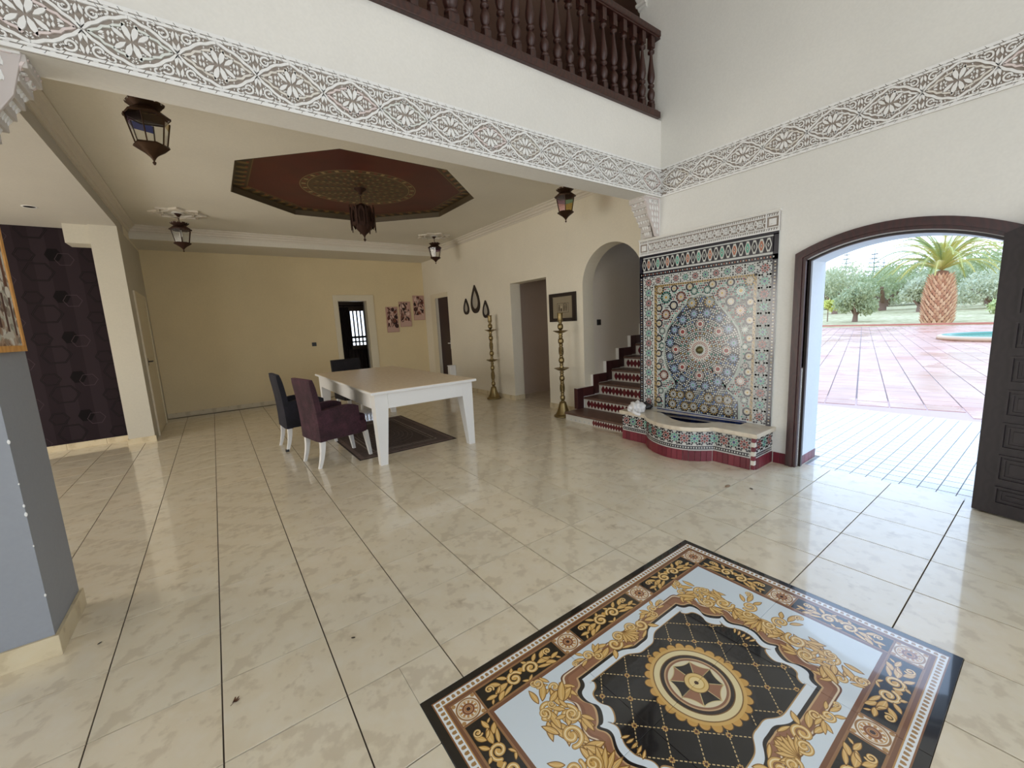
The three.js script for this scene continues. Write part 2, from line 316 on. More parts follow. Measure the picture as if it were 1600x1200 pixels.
  for (let i = 0; i < 60; i++) { x.beginPath(); x.moveTo(rr(300, 1500), rr(200, 1000)); x.quadraticCurveTo(rr(300, 1500), rr(200, 1000), rr(300, 1500), rr(200, 1000)); x.strokeStyle = 'rgba(70,72,82,0.16)'; x.lineWidth = rr(2, 7); x.stroke(); }
  x.setLineDash([9, 5]); x.lineWidth = 4; x.strokeStyle = '#d9bd84';
  for (let k = -20; k <= 20; k++) for (const s of [1, -1]) { x.beginPath(); x.moveTo(885 - 900 + 73 * k * 2 + 40, 600 - s * 900 + 30); x.lineTo(885 + 900 + 73 * k * 2 + 40, 600 + s * 900 + 30); x.stroke(); }
  x.setLineDash([]);
  for (let a = -14; a <= 14; a++) for (let b = -9; b <= 9; b++) if ((a + b) % 2 === 0) { const px = 925 + 73 * a, py = 630 + 73 * b; x.fillStyle = '#c99f5c'; for (let i = 0; i < 8; i++) { x.beginPath(); x.arc(px + 8 * Math.cos(i * 0.785), py + 8 * Math.sin(i * 0.785), 3, 0, 7); x.fill(); } x.beginPath(); x.arc(px, py, 3.4, 0, 7); x.fillStyle = '#5d2a1c'; x.fill(); }
  x.restore();
  for (const [sx, sy] of [[1, 1], [1, -1], [-1, 1], [-1, -1]]) { x.save(); x.translate(885, 600); x.scale(sx, sy);
    acanthus(x, 60, 330, 1.15, 0.06, 1); acanthus(x, 205, 350, 0.8, 0.0, -1); acanthus(x, 420, 318, 0.9, 0.9, 1); acanthus(x, 470, 250, 1.35, -1.2, 1); acanthus(x, 540, 250, 1.25, 1.9, -1); acanthus(x, 520, 120, 1.3, 1.35, -1); acanthus(x, 560, 60, 1.1, 0.5, 1); acanthus(x, 450, 190, 0.9, 1.2, 1); x.restore(); }
  for (const s of [1, -1]) { x.save(); x.translate(885, 600 + s * 318); x.scale(1, s); for (let i = -4; i <= 4; i++) goldLeaf(x, 0, 30, -Math.PI / 2 + i * 0.36, 74, 16); goldScroll(x, -44, 26, 26, 0, 1); goldScroll(x, 44, 26, 26, 3.14, -1); goldLeaf(x, -30, -48, 2.8, 60, 12); goldLeaf(x, 30, -48, 0.34, 60, 12); x.restore();
    x.save(); x.translate(885 + s * 500, 600); x.scale(s, 1); for (let i = -4; i <= 4; i++) goldLeaf(x, 34, 0, Math.PI + i * 0.33, 96, 18); goldScroll(x, 30, -46, 26, 1.5, 1); goldScroll(x, 30, 46, 26, -1.5, -1); for (let i = -2; i <= 2; i++) goldLeaf(x, -104, i * 22, Math.PI + i * 0.2, 34, 9); x.restore(); }
  // medallion
  const C = (r, c) => { x.beginPath(); x.arc(885, 600, r, 0, 7); x.fillStyle = c; x.fill(); };
  for (let i = 0; i < 28; i++) { const a = i / 28 * 2 * Math.PI, big = i % 7 === 3 ? 1.25 : 1; x.save(); x.translate(885, 600); x.rotate(a); x.beginPath(); x.ellipse(172, 0, 20 * big, 19, 0, 0, 7); x.fillStyle = '#d0a052'; x.fill(); x.strokeStyle = '#6d4a1c'; x.lineWidth = 3; x.stroke(); x.restore(); }
  C(172, '#d9ae62'); C(160, '#7b572a'); C(156, '#e8d7a4'); C(134, '#6d4b22'); C(130, '#20120f'); C(118, '#caa77c'); C(112, '#8f6449'); C(104, '#e4d8b4');
  for (let i = 0; i < 8; i++) { x.save(); x.translate(885, 600); x.rotate(i * Math.PI / 4 + 0.39); x.beginPath(); x.moveTo(0, 0); x.lineTo(92, -38); x.quadraticCurveTo(76, 0, 92, 38); x.closePath(); x.fillStyle = i % 2 ? '#9b6c50' : '#120d0d'; x.fill(); x.strokeStyle = '#d8c48a'; x.lineWidth = 3; x.stroke(); x.restore(); }
  C(46, '#6b4a20'); C(43, '#e6c57e'); C(30, '#caa050'); C(26, '#efd696'); C(8, '#4a2a14');
});
{
  const m = new THREE.MeshPhysicalMaterial({ map: carpetTex, roughness: 0.22, clearcoat: 1, clearcoatRoughness: 0.04 });
  const t = thing('tile_carpet', 'black, white and gold printed tile carpet with a round medallion laid into the beige floor', 'tile carpet', [RUG[0], 0, RUG[2]]);
  for (let i = 0; i < 3; i++) for (let j = 0; j < 2; j++) {
    const g = tilePiece(0.6 * i + 0.0006, 0.6 * i + 0.5994, 0.6 * j + 0.0006, 0.6 * j + 0.5994, -0.006, 0.0006, 0.0008), p = g.attributes.position, uv = g.attributes.uv;
    for (let k = 0; k < p.count; k++) uv.setXY(k, p.getX(k) / 1.8, 1 - p.getZ(k) / 1.2);
    obj('tile', g, m, t);
  }
}

// ---------------------------------------------------------------- walls, ceilings, beams
const XR = 4.12, XD = 4.4, ZB = -2.783, ZE = -3.045, ZF = -9.68, HT = 5.4, YC = 3.2, YL = 2.957;
const archZY = (cz, hw, spring, y0, n = 28) => { const p = [[cz - hw, y0], [cz - hw, spring]]; for (let i = 1; i < n; i++) { const a = Math.PI - i / n * Math.PI; p.push([cz + hw * Math.cos(a), spring + hw * Math.sin(a)]); } p.push([cz + hw, spring], [cz + hw, y0]); return p; };
// segmental door arch: centre height 0.721, radius R, about z = -0.87
const doorArc = (R, hw, y0, n = 22) => { const hr = hw + 0.06, p = [[-0.87 - hw, y0]]; const a0 = Math.asin(hw / R), a1 = Math.asin(hr / R); for (let i = 0; i <= n; i++) { const a = -a0 + (a0 + a1) * i / n; p.push([-0.87 + R * Math.sin(a), 0.721 + R * Math.cos(a)]); } p.push([-0.87 + hr, y0]); return p; };
struct('wall_right', plateZY([[ZE, -0.02], ...doorArc(1.212, 0.512, -0.02), [3.6, -0.02], [3.6, HT], [ZE, HT]], XR, 4.53), M.hall);
struct('wall_rear', plateXY([[-5.2, -0.02], [-1.1, -0.02], [-1.1, 2.6], [3.5, 2.6], [3.5, -0.02], [4.12, -0.02], [4.12, HT], [-5.2, HT]], 3.44, 3.6, [[[-1.1, 3.65], [3.5, 3.65], [3.5, 4.95], [-1.1, 4.95]]]), M.hall);
struct('wall_left', plateZY([[-8.2, -0.02], [3.6, -0.02], [3.6, HT], [-8.2, HT]], -5.2, -4.95, [[[-6.75, 0.15], [-3.45, 0.15], [-3.45, 2.25], [-6.75, 2.25]], [[-1.35, 0.2], [1.75, 0.2], [1.75, 2.4], [-1.35, 2.4]]]), M.hall);
struct('ceiling_hall', bx(-5.2, 4.53, HT, HT + 0.15, -2.79, 3.6), M.white);
// window joinery (behind the camera and to its left)
function windowFrame(n, bars) { const w = structGroup(n); bars.forEach((b) => obj('window_bar', bx(...b), M.whitePaint, w)); return w; }
windowFrame('window_1', [[-1.1, 3.5, 2.54, 2.6, 3.47, 3.53], ...[-1.1, 0.02, 1.17, 2.32, 3.44].map((x) => [x, x + 0.06, 0, 2.54, 3.47, 3.53]), [-1.04, 3.44, 0, 0.08, 3.48, 3.52]]);
windowFrame('window_2', [[-1.1, 3.5, 3.65, 3.71, 3.47, 3.53], [-1.1, 3.5, 4.89, 4.95, 3.47, 3.53], ...[-1.1, 0.4, 1.94, 3.44].map((x) => [x, x + 0.06, 3.71, 4.89, 3.47, 3.53])]);
windowFrame('window_3', [[-5.1, -5.04, 0.15, 0.21, -6.75, -3.45], [-5.1, -5.04, 2.19, 2.25, -6.75, -3.45], ...[-6.75, -5.13, -3.51].map((z) => [-5.1, -5.04, 0.21, 2.19, z, z + 0.06])]);
windowFrame('window_5', [[-5.1, -5.04, 0.2, 0.26, -1.35, 1.75], [-5.1, -5.04, 2.34, 2.4, -1.35, 1.75], ...[-1.35, 0.17, 1.69].map((z) => [-5.1, -5.04, 0.26, 2.34, z, z + 0.06])]);
// dining room shell
struct('wall_stair', plateZY([[ZF, -0.02], [-9.06, -0.02], [-9.06, 2.12], [-8.43, 2.12], [-8.43, -0.02], [-6.02, -0.02], [-6.02, 2.115], [-5.04, 2.115], [-5.04, -0.02],
  ...archZY(-3.73, 0.52, 1.89, -0.02), [ZE, -0.02], [ZE, YC + 0.1], [ZF, YC + 0.1]], XD, 4.62), M.cream);
struct('wall_back', plateXY([[-1.1, -0.02], [2.332, -0.02], [2.332, 2.105], [2.976, 2.105], [2.976, -0.02], [4.62, -0.02], [4.62, YC + 0.1], [-1.1, YC + 0.1]], ZF - 0.2, ZF), M.yellow);
struct('wall_partition', bx(-1.12, -0.84, -0.02, YL, ZF, -7.655), M.column);
struct('wall_side', bx(-5.2, -1.12, -0.02, YL + 0.1, -8.2, -8.03), M.cream);
struct('ceiling_low', slab([[-5.2, -8.2], [-0.84, -8.2], [-0.84, ZB], [-5.2, ZB]], YL, 3.45), M.ceilLow);
struct('ceiling_beam', bx(-1.12, -0.84, YL, 3.45, ZF, -8.2), M.cream);
struct('beam', bx(-5.2, XR, 2.68, 3.45, -3.0, ZB), M.white);
const OC = [1.836, -5.768], ocPts = (f) => Array.from({ length: 8 }, (_, i) => { const a = (i + 0.5) * Math.PI / 4; return [OC[0] + f * 1.424 / Math.cos(Math.PI / 8) * Math.cos(a), OC[1] + f * 1.335 / Math.cos(Math.PI / 8) * Math.sin(a)]; });
struct('ceiling', slab([[-0.84, ZF], [XD, ZF], [XD, -3.0], [-0.84, -3.0]], YC, YC + 0.07, [ocPts(1)]), M.ceil);
struct('ceiling_slab', bx(-0.84, 4.62, YC + 0.09, 3.45, ZF, -3.0), M.dark);
struct('bulkhead', bx(-0.84, XD, 3.0, YC, ZF, -8.72), M.ceil);
// upstairs gallery: dim room behind the balustrade
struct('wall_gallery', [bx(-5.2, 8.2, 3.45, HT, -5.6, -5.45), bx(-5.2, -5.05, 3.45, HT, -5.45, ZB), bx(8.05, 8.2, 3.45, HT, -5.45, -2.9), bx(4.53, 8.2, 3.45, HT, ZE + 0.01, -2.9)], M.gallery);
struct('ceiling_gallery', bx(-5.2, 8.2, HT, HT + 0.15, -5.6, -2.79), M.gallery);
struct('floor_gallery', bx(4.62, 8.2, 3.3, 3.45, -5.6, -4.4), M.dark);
// big pillar on the left
struct('pillar', [bx(-1.75, -0.76, -0.02, 2.68, -3.075, -2.655)], M.pillar);
struct('pillar_chips', [[-0.7606, 0.83, -2.6555], [-0.7606, 0.73, -2.654], [-0.7606, 0.69, -2.6545], [-0.7606, 0.54, -2.655], [-0.7606, 0.30, -2.654], [-0.7606, 1.02, -2.655]].map(([x, y, z], i) => { const g = new THREE.DodecahedronGeometry(0.004 + 0.002 * (i % 3), 0); g.scale(0.7, 1.3, 0.5); g.translate(x, y, z); return metre(g); }), M.whitePaint);
// lintel box at the head of the partition
struct('lintel', bx(-1.36, -1.12, 2.72, YL, -8.03, -7.70), M.column);

// skirting of pale marble
const skirtMat = new THREE.MeshPhysicalMaterial({ map: tileMats[0].map, roughness: 0.45, color: lin(0.80, 0.76, 0.66) });
const SK = 0.085;
function skirting(name, pieces) { const g = structGroup(name); pieces.forEach((p) => obj('skirting_tile', bx(...p, 0.002), skirtMat, g)); }
const run = (a, b, step) => { const o = []; for (let t = a; t < b - 1e-6; t += step) o.push([t + 0.0008, Math.min(b, t + step) - 0.0008]); return o; };
skirting('baseboard_left', [...run(-3.09, -2.64, 0.45).map(([a, b]) => [-0.76, -0.745, 0, 0.10, a, b]), ...run(-1.76, -0.745, 0.4).map(([a, b]) => [a, b, 0, 0.10, -2.655, -2.64])]);
skirting('baseboard_side', run(-5, -1.12, 0.4).map(([a, b]) => [a, b, 0, SK, -8.03, -8.015]));
skirting('baseboard_partition', [[-1.135, -0.825, 0, SK, -7.655, -7.64], [-1.135, -1.12, 0, SK, -8.015, -7.655], ...run(-7.655, -7.64, 0.4).map(([a, b]) => [-0.84, -0.825, 0, SK, a, b])]);
skirting('baseboard_back', [...run(-0.84, 2.23, 0.4), ...run(3.08, XD, 0.4)].map(([a, b]) => [a, b, 0, SK, ZF, ZF + 0.015]));
skirting('baseboard_right', [...run(-8.36, -6.02, 0.4), ...run(-5.04, -4.25, 0.4)].map(([a, b]) => [XD - 0.015, XD, 0, SK, a, b]).concat([[XD, 4.62, 0, SK, -6.02, -6.005], [XD, 4.62, 0, SK, -5.055, -5.04]]));
// red tile skirting either side of the entrance
const redTile = [[0.15, 0.012, 0.024], [0.12, 0.009, 0.018], [0.18, 0.017, 0.03]].map((c) => new THREE.MeshPhysicalMaterial({ color: lin(...c), roughness: 0.4, clearcoat: 0.15, clearcoatRoughness: 0.1 }));
{
  const g = structGroup('baseboard_entrance');
  run(-1.572, -1.463, 0.054).forEach(([a, b], i) => obj('skirting_tile', bx(XR - 0.012, XR, 0, 0.1, a, b, 0.002), redTile[i % 3], g));
  run(4.19, 4.53, 0.085).forEach(([a, b], i) => obj('skirting_tile', bx(a, b, 0, 0.085, -1.382, -1.37, 0.002), redTile[(i + 1) % 3], g));
  run(4.19, 4.53, 0.085).forEach(([a, b], i) => obj('skirting_tile', bx(a, b, 0, 0.085, -0.31, -0.298, 0.002), redTile[(i + 1) % 3], g));
}
// cornices: stepped plaster mouldings
// an outline (a, b) run along l, each point mapped by fn(a, b, l)
function sweep(prof, length, fn) {
  const g = new THREE.ExtrudeGeometry(new THREE.Shape(prof.map(([a, b]) => new THREE.Vector2(a, b))), { depth: length, bevelEnabled: false }), p = g.attributes.position;
  const o = V(...fn(0, 0, 0)), e = [V(...fn(1, 0, 0)), V(...fn(0, 1, 0)), V(...fn(0, 0, 1))].map((q) => q.sub(o)), mirrored = e[0].clone().cross(e[1]).dot(e[2]) < 0;
  for (let i = 0; i < p.count; i++) p.setXYZ(i, ...fn(p.getX(i), p.getY(i), p.getZ(i)));
  if (mirrored) for (let i = 0; i < p.count; i += 3) { const t = [p.getX(i), p.getY(i), p.getZ(i)]; p.setXYZ(i, p.getX(i + 1), p.getY(i + 1), p.getZ(i + 1)); p.setXYZ(i + 1, ...t); }
  g.computeVertexNormals(); return metre(g);
}
const CORN = [[0, 0], [0.10, 0], [0.10, -0.018], [0.075, -0.026], [0.06, -0.05], [0.035, -0.06], [0.03, -0.085], [0.012, -0.092], [0.012, -0.115], [0, -0.115]];
struct('trim_1', sweep(CORN, 8.72 - 3.0, (a, b, l) => [XD - a, YC + b, -8.72 + l]), M.moulding);
struct('trim_2', sweep(CORN, XD + 0.84, (a, b, l) => [-0.84 + l, YC + b, -8.72 + a]), M.moulding);
struct('trim_3', sweep(CORN, 8.72 - 3.0, (a, b, l) => [-0.84 + a, YC + b, -8.72 + l]), M.moulding);

// wallpaper with printed hexagons
{
  const tex = canvasTex(1120, 540, (x, W, H) => {
    x.fillStyle = '#261c1f'; x.fillRect(0, 0, W, H);
    for (let i = 0; i < 8; i++) { x.fillStyle = i % 2 ? 'rgba(56,44,48,0.2)' : 'rgba(20,12,15,0.2)'; x.fillRect(i * 140, 0, 140, H); }
    const hex = (cx, cy, w, h, mode) => { x.beginPath(); [[-1, 0], [-0.55, -1], [0.5, -1], [1, 0], [0.5, 1], [-0.55, 1]].forEach(([a, b], i) => (i ? x.lineTo(cx + a * w, cy + b * h) : x.moveTo(cx + a * w, cy + b * h))); x.closePath();
      if (mode === 'fill') { x.fillStyle = '#090405'; x.fill(); } else if (mode === 'thin') { x.strokeStyle = '#43373b'; x.lineWidth = 6; x.stroke(); } else { x.strokeStyle = '#070304'; x.lineWidth = 17; x.stroke(); x.strokeStyle = 'rgba(92,80,84,0.6)'; x.lineWidth = 3; x.translate(0, 8); x.stroke(); x.translate(0, -8); } };
    for (let dx = -1120; dx <= 1120; dx += 1120) for (let dy = -540; dy <= 540; dy += 540) for (const [ox, oy] of [[0, 0], [560, 275]]) { hex(70 + ox + dx, 120 + oy + dy, 92, 72); hex(170 + ox + dx, 335 + oy + dy, 140, 108); hex(330 + ox + dx, 112 + oy + dy, 82, 78, 'fill'); hex(425 + ox + dx, 165 + oy + dy, 92, 74, 'thin'); }
  });
  tex.repeat.set(1 / 1.12, 1 / 0.54); tex.offset.set(0.679, -0.037);
  struct('wallpaper', bx(-4.95, -1.121, SK, YL, -8.03, -8.024), new THREE.MeshPhysicalMaterial({ map: tex, roughness: 0.8, specularIntensity: 0.35 }));
}

// ---------------------------------------------------------------- octagonal painted ceiling panel
{
  const tex = canvasTex(1500, 1500, (x, W) => {
    const S = W / 2.9, c = W / 2; x.fillStyle = '#481510'; x.fillRect(0, 0, W, W);
    for (let i = 0; i < 500; i++) { x.fillStyle = `rgba(${rr(60, 110)},${rr(18, 34)},${rr(14, 26)},0.10)`; x.beginPath(); x.arc(rr(0, W), rr(0, W), rr(20, 120), 0, 7); x.fill(); }
    const oct = (f) => { x.beginPath(); for (let i = 0; i < 8; i++) { const a = (i + 0.5) * Math.PI / 4; x.lineTo(c + f * 1.424 / Math.cos(Math.PI / 8) * Math.cos(a) * S, c + f * 1.335 / Math.cos(Math.PI / 8) * Math.sin(a) * S); } x.closePath(); };
    oct(1); x.strokeStyle = '#453420'; x.lineWidth = 0.36 * S; x.stroke(); oct(0.99); x.strokeStyle = '#6b5430'; x.lineWidth = 6; x.stroke(); oct(0.875); x.stroke();
    for (let i = 0; i < 8; i++) { const a = i * Math.PI / 4, px = c + 0.935 * (i % 4 === 2 ? 1.335 : i % 4 === 0 ? 1.424 : 1.38) * S * Math.cos(a), py = c + 0.935 * (i % 4 === 2 ? 1.335 : i % 4 === 0 ? 1.424 : 1.38) * S * Math.sin(a); x.save(); x.translate(px, py); x.rotate(a + Math.PI / 2);
      for (let k = -7; k <= 7; k++) { x.fillStyle = k % 2 ? '#2b2416' : '#7b6238'; x.beginPath(); x.ellipse(k * 40, 0, 15, 30, 0, 0, 7); x.fill(); x.fillStyle = k % 2 ? '#8a3a22' : '#39402c'; x.beginPath(); x.arc(k * 40 + 20, k % 2 ? 22 : -22, 9, 0, 7); x.fill(); } x.restore(); }
    const R = 0.72 * S; x.beginPath(); x.ellipse(c, c, R, R * 0.93, 0, 0, 7); x.fillStyle = '#4d3a22'; x.fill(); x.strokeStyle = '#8b7650'; x.lineWidth = 5; x.stroke();
    x.beginPath(); x.ellipse(c, c, R * 0.88, R * 0.82, 0, 0, 7); x.strokeStyle = '#8b7650'; x.stroke();
    for (let i = 0; i < 48; i++) { const a = i / 48 * 2 * Math.PI; x.save(); x.translate(c + R * 0.94 * Math.cos(a), c + R * 0.875 * Math.sin(a)); x.rotate(a); x.fillStyle = i % 2 ? '#9a835a' : '#6d2c1c'; x.fillRect(-13, -11, 26, 22); x.restore(); }
    for (let k = 1; k < 9; k++) for (let i = 0; i < 6 + k * 6; i++) { const a = (i + k * 0.37) / (6 + k * 6) * 2 * Math.PI; x.fillStyle = ['#6b5433', '#5a2418', '#2f3020', '#806a44'][(i + k) % 4]; x.beginPath(); x.ellipse(c + R * 0.095 * k * Math.cos(a), c + R * 0.089 * k * Math.sin(a), 12, 8, a, 0, 7); x.fill(); }
  });
  const t = thing('painted_ceiling_panel', 'dark red painted octagonal panel with a round medallion set into the white ceiling', 'ceiling panel', [OC[0], YC, OC[1]]);
  const L = ocPts(1).map(([x, z]) => [x - OC[0], z - OC[1]]), g = slab(L, 0.075, 0.085), p = g.attributes.position, uv = g.attributes.uv;
  for (let i = 0; i < p.count; i++) uv.setXY(i, p.getX(i) / 2.9 + 0.5, 0.5 - p.getZ(i) / 2.9);
  obj('painted_board', g, new THREE.MeshPhysicalMaterial({ map: tex, roughness: 0.5 }), t);
  obj('recess_edge', slab(L, 0.001, 0.075, [L.map(([x, z]) => [x * 0.992, z * 0.992])]), new THREE.MeshStandardMaterial({ color: lin(0.085, 0.06, 0.03), roughness: 0.6 }), t);
}

// ---------------------------------------------------------------- carved plaster friezes
const PW = lin(0.80, 0.79, 0.76), PWr = lin(0.70, 0.60, 0.57), PWg = lin(0.69, 0.71, 0.66), PWb = lin(0.70, 0.66, 0.59);
function carve(I, u0, n, P, H, b) {   // n modules of length P from u0, height H with stepped borders of height b
  const h = 0.009, mid = H / 2, fh = H - 2 * b;
  for (const [y0, f] of [[0, 1], [H, -1]]) {               // borders: interlocking pieces with dark S-shaped joints
    const q = P / 5, N = n * 5, g = 0.0036, yy = (v) => y0 + f * b * v;
    I.poly([[u0, yy(0)], [u0 + n * P, yy(0)], [u0 + n * P, yy(0.16)], [u0, yy(0.16)]], PW, h);
    for (let k = 0; k < N; k++) {                          // lower and upper row, each piece ending on a slant
      const x = u0 + k * q, gy = 0.075;
      I.poly([[x + g, yy(0.16)], [x + q, yy(0.16)], [x + q * 1.12, yy(0.55 - gy)], [x + q * 0.12 + g, yy(0.55 - gy)]], PW, h);
      I.poly([[x + q * 0.86 + g, yy(0.55 + gy)], [x + q * 1.86, yy(0.55 + gy)], [x + q * 2.0, yy(0.94)], [x + q + g, yy(0.94)]].map(([a, c]) => [Math.min(a, u0 + n * P), c]), PW, h);
      I.poly([[x + q * 0.3, yy(0.5)], [x + q * 0.56, yy(0.5)], [x + q * 0.56, yy(0.6)], [x + q * 0.3, yy(0.6)]], PW, h);
    }
  }
  const hp = P / 2, hq = fh / 2, cell = [];                // one quarter module, worked out once and mirrored
  const busy = [], mark = (x, y, r) => busy.push([x, y, r]), free = (x, y, r) => busy.every(([a, c, R]) => Math.hypot(x - a, y - c) > R + r);
  const rib = (pts, w, t = 0) => { const q = pts.map(([a, c]) => [a * hp, c * hq]); cell.push({ rib: q, w, t }); for (let i = 0; i < q.length - 1; i++) for (let k = 0; k < 4; k++) mark(q[i][0] + (q[i + 1][0] - q[i][0]) * k / 4, q[i][1] + (q[i + 1][1] - q[i][1]) * k / 4, w / 2); };
  const leaf = (x, y, a, l, w, t = 0) => { cell.push({ leaf: leafShape(x, y, a, l, w), t }); for (let k = 0; k <= 4; k++) mark(x + Math.cos(a) * l * k / 4, y + Math.sin(a) * l * k / 4, w * 0.42); };
  rib([[0, 0.97], [0.12, 0.92], [0.26, 0.8], [0.42, 0.74], [0.56, 0.6], [0.68, 0.42], [0.82, 0.3], [0.93, 0.13], [1, 0.02]], 0.0135);
  rib([[0.10, 0.70], [0.2, 0.55], [0.34, 0.5], [0.44, 0.38], [0.58, 0.33], [0.66, 0.18], [0.78, 0.1], [0.88, 0]], 0.0105, 1);
  rib(spiral(0, 0, 0.027, 0.012, 2.4, -3.6).map(([a, c]) => [0.72 + a / hp, 0.72 + c / hq]), 0.0085); rib(spiral(0, 0, 0.006, 0.002, 0, 5, 8).map(([a, c]) => [0.72 + a / hp, 0.72 + c / hq]), 0.006);
  rib(spiral(0, 0, 0.016, 0.006, 0.2, 5).map(([a, c]) => [0.47 + a / hp, 0.9 + c / hq]), 0.007);
  leaf(0.004, 0.006, 1.25, 0.078, 0.026); leaf(0.022, 0.006, 0.72, 0.066, 0.021); leaf(0.98 * hp, 0.006, 1.75, 0.05, 0.015); leaf(0.97 * hp, 0.94 * hq, -1.75, 0.042, 0.014);
  for (let p = 0; p < 4; p++) for (let k = 0; k < 1400; k++) {
    const w = [0.0155, 0.0115, 0.0085, 0.006][p], l = [0.034, 0.024, 0.016, 0.01][p], x = hash(k, p, 77) * hp, y = hash(k, p, 78) * hq, a = Math.atan2(y - 0.3 * hq, x - hp * 0.5) * 0.6 + 0.5 + 0.6 * Math.sin(x * 60);
    if ([0, 0.5, 1].every((t) => { const X = x + Math.cos(a) * l * t, Y = y + Math.sin(a) * l * t; return X > 0.001 && X < hp - 0.001 && Y > 0.001 && Y < hq - 0.003 && free(X, Y, w * 0.40 + 0.0009); })) leaf(x, y, a, l, w, p === 0 ? 1 : 0);
  }
  for (let m = 0; m < n; m++) {
    const tint = [PW, PWr, PW, PWb, PWg, PW, PWb, PWr][Math.floor(hash(m, 3, n) * 8)];
    for (const s of [1, -1]) for (const t of [1, -1]) { const F = ([x, y]) => [u0 + m * P + hp + s * x, mid + t * y]; for (const c of cell) { const col = c.t ? tint : PW; if (c.rib) I.ribbon(c.rib.map(F), c.w, col, h); else I.poly(c.leaf.map(F), col, h); } }
  }
}
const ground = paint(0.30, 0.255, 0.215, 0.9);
{
  let I = new Inlay((u, v, h) => [-0.98 + u, 2.68 + v, ZB + 0.004 + h]);
  carve(I, 0, 15, 5.1 / 15, 0.295, 0.038);
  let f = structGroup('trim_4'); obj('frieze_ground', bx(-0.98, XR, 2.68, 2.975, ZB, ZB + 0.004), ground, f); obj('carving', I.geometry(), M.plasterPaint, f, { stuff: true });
  I = new Inlay((u, v, h) => [XR - 0.004 - h, 2.68 + v, ZB + u]);
  carve(I, 0.014, 11, 0.335, 0.295, 0.038);
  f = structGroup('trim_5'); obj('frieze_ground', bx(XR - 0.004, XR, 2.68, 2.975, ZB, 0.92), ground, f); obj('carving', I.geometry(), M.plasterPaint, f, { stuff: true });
}
// plaster bracket capitals under the beam ends
function bracket(name, label, x, dir) {
  const t = thing(name, label, 'bracket', [x, 2.28, -2.905]);
  const g = [];
  const n = 7;
  for (let i = 0; i < n; i++) {                            // stepped tiers growing outward to the top
    const y0 = i / n * 0.4, y1 = (i + 1) / n * 0.4, w = 0.05 + 0.21 * Math.pow((i + 1) / n, 1.15), d = 0.10 + 0.1 * (i + 1) / n;
    g.push(bx(Math.min(0, dir * w), Math.max(0, dir * w), y0, y1, -d / 2, d / 2, 0.004));
  }
  obj('tier_block', g, paint(0.56, 0.52, 0.48, 0.85), t);
  const s = plateXY([[0, 0], [dir * 0.07, 0], [dir * 0.12, 0.1], [dir * 0.2, 0.22], [dir * 0.25, 0.4], [0, 0.4]], 0.085, 0.105, [], 0.003);
  obj('side_plate', s, new THREE.MeshStandardMaterial({ color: lin(0.58, 0.52, 0.49), roughness: 0.8 }), t);
  const I = new Inlay((u, v, h) => { const k = Math.max(0, Math.min(1, v / 0.4)); return [dir * (0.055 + 0.208 * Math.pow(k, 1.15) + h), v, u]; });
  for (let r = 0; r < 6; r++) for (let q = -2; q <= 2; q++) {
    const hw = (0.05 + 0.05 * r / 5) / 2.3; if (Math.abs(q) > 1 && r < 2) continue;
    I.poly(leafShape(q * hw, 0.02 + r * 0.062, Math.PI / 2, 0.055, hw * 0.9), r > 4 ? PWr : PW, 0.012);
  }
  for (const q of [-1, 1]) I.ribbon(spiral(q * 0.05, 0.35, 0.032, 0.01, 0, 5.4 * q), 0.009, PW, 0.014);
  obj('carving', I.geometry(), M.plasterPaint, t, { stuff: true });
  const J = new Inlay((u, v, h) => [dir * u, v, 0.105 + h]);
  J.ribbon([[0.01, 0.01], [0.01, 0.39], [0.22, 0.39]], 0.008, PWr, 0.004); J.ribbon([[0.02, 0.06], [0.09, 0.2], [0.17, 0.38]], 0.006, PWr, 0.004);
  for (let r = 0; r < 6; r++) for (let c = 0; c < 1 + r * 0.6; c++) { const bx0 = 0.028 + c * 0.044 + (r % 2) * 0.006; if (bx0 < 0.055 + r * 0.036) { J.poly(leafShape(bx0, 0.02 + r * 0.06, 1.2, 0.056, 0.024), PW, 0.006); J.poly(leafShape(bx0 + 0.022, 0.03 + r * 0.06, 1.9, 0.046, 0.018), PW, 0.005); } }
  J.ribbon(spiral(0.06, 0.35, 0.026, 0.008, 0, 6), 0.008, PW, 0.006); J.ribbon(spiral(0.15, 0.36, 0.022, 0.007, 2, 8), 0.008, PW, 0.006); J.ribbon([[0.004, 0.004], [0.004, 0.396], [0.246, 0.396]], 0.012, PW, 0.005);
  obj('carving', J.geometry(), M.plasterPaint, t, { stuff: true });
}
bracket('plaster_bracket', 'carved white plaster bracket under the right end of the beam, above the mosaic fountain', XR, -1);
bracket('plaster_bracket', 'carved white plaster bracket at the beam\'s left end, on top of the grey pillar', -0.76, 1);

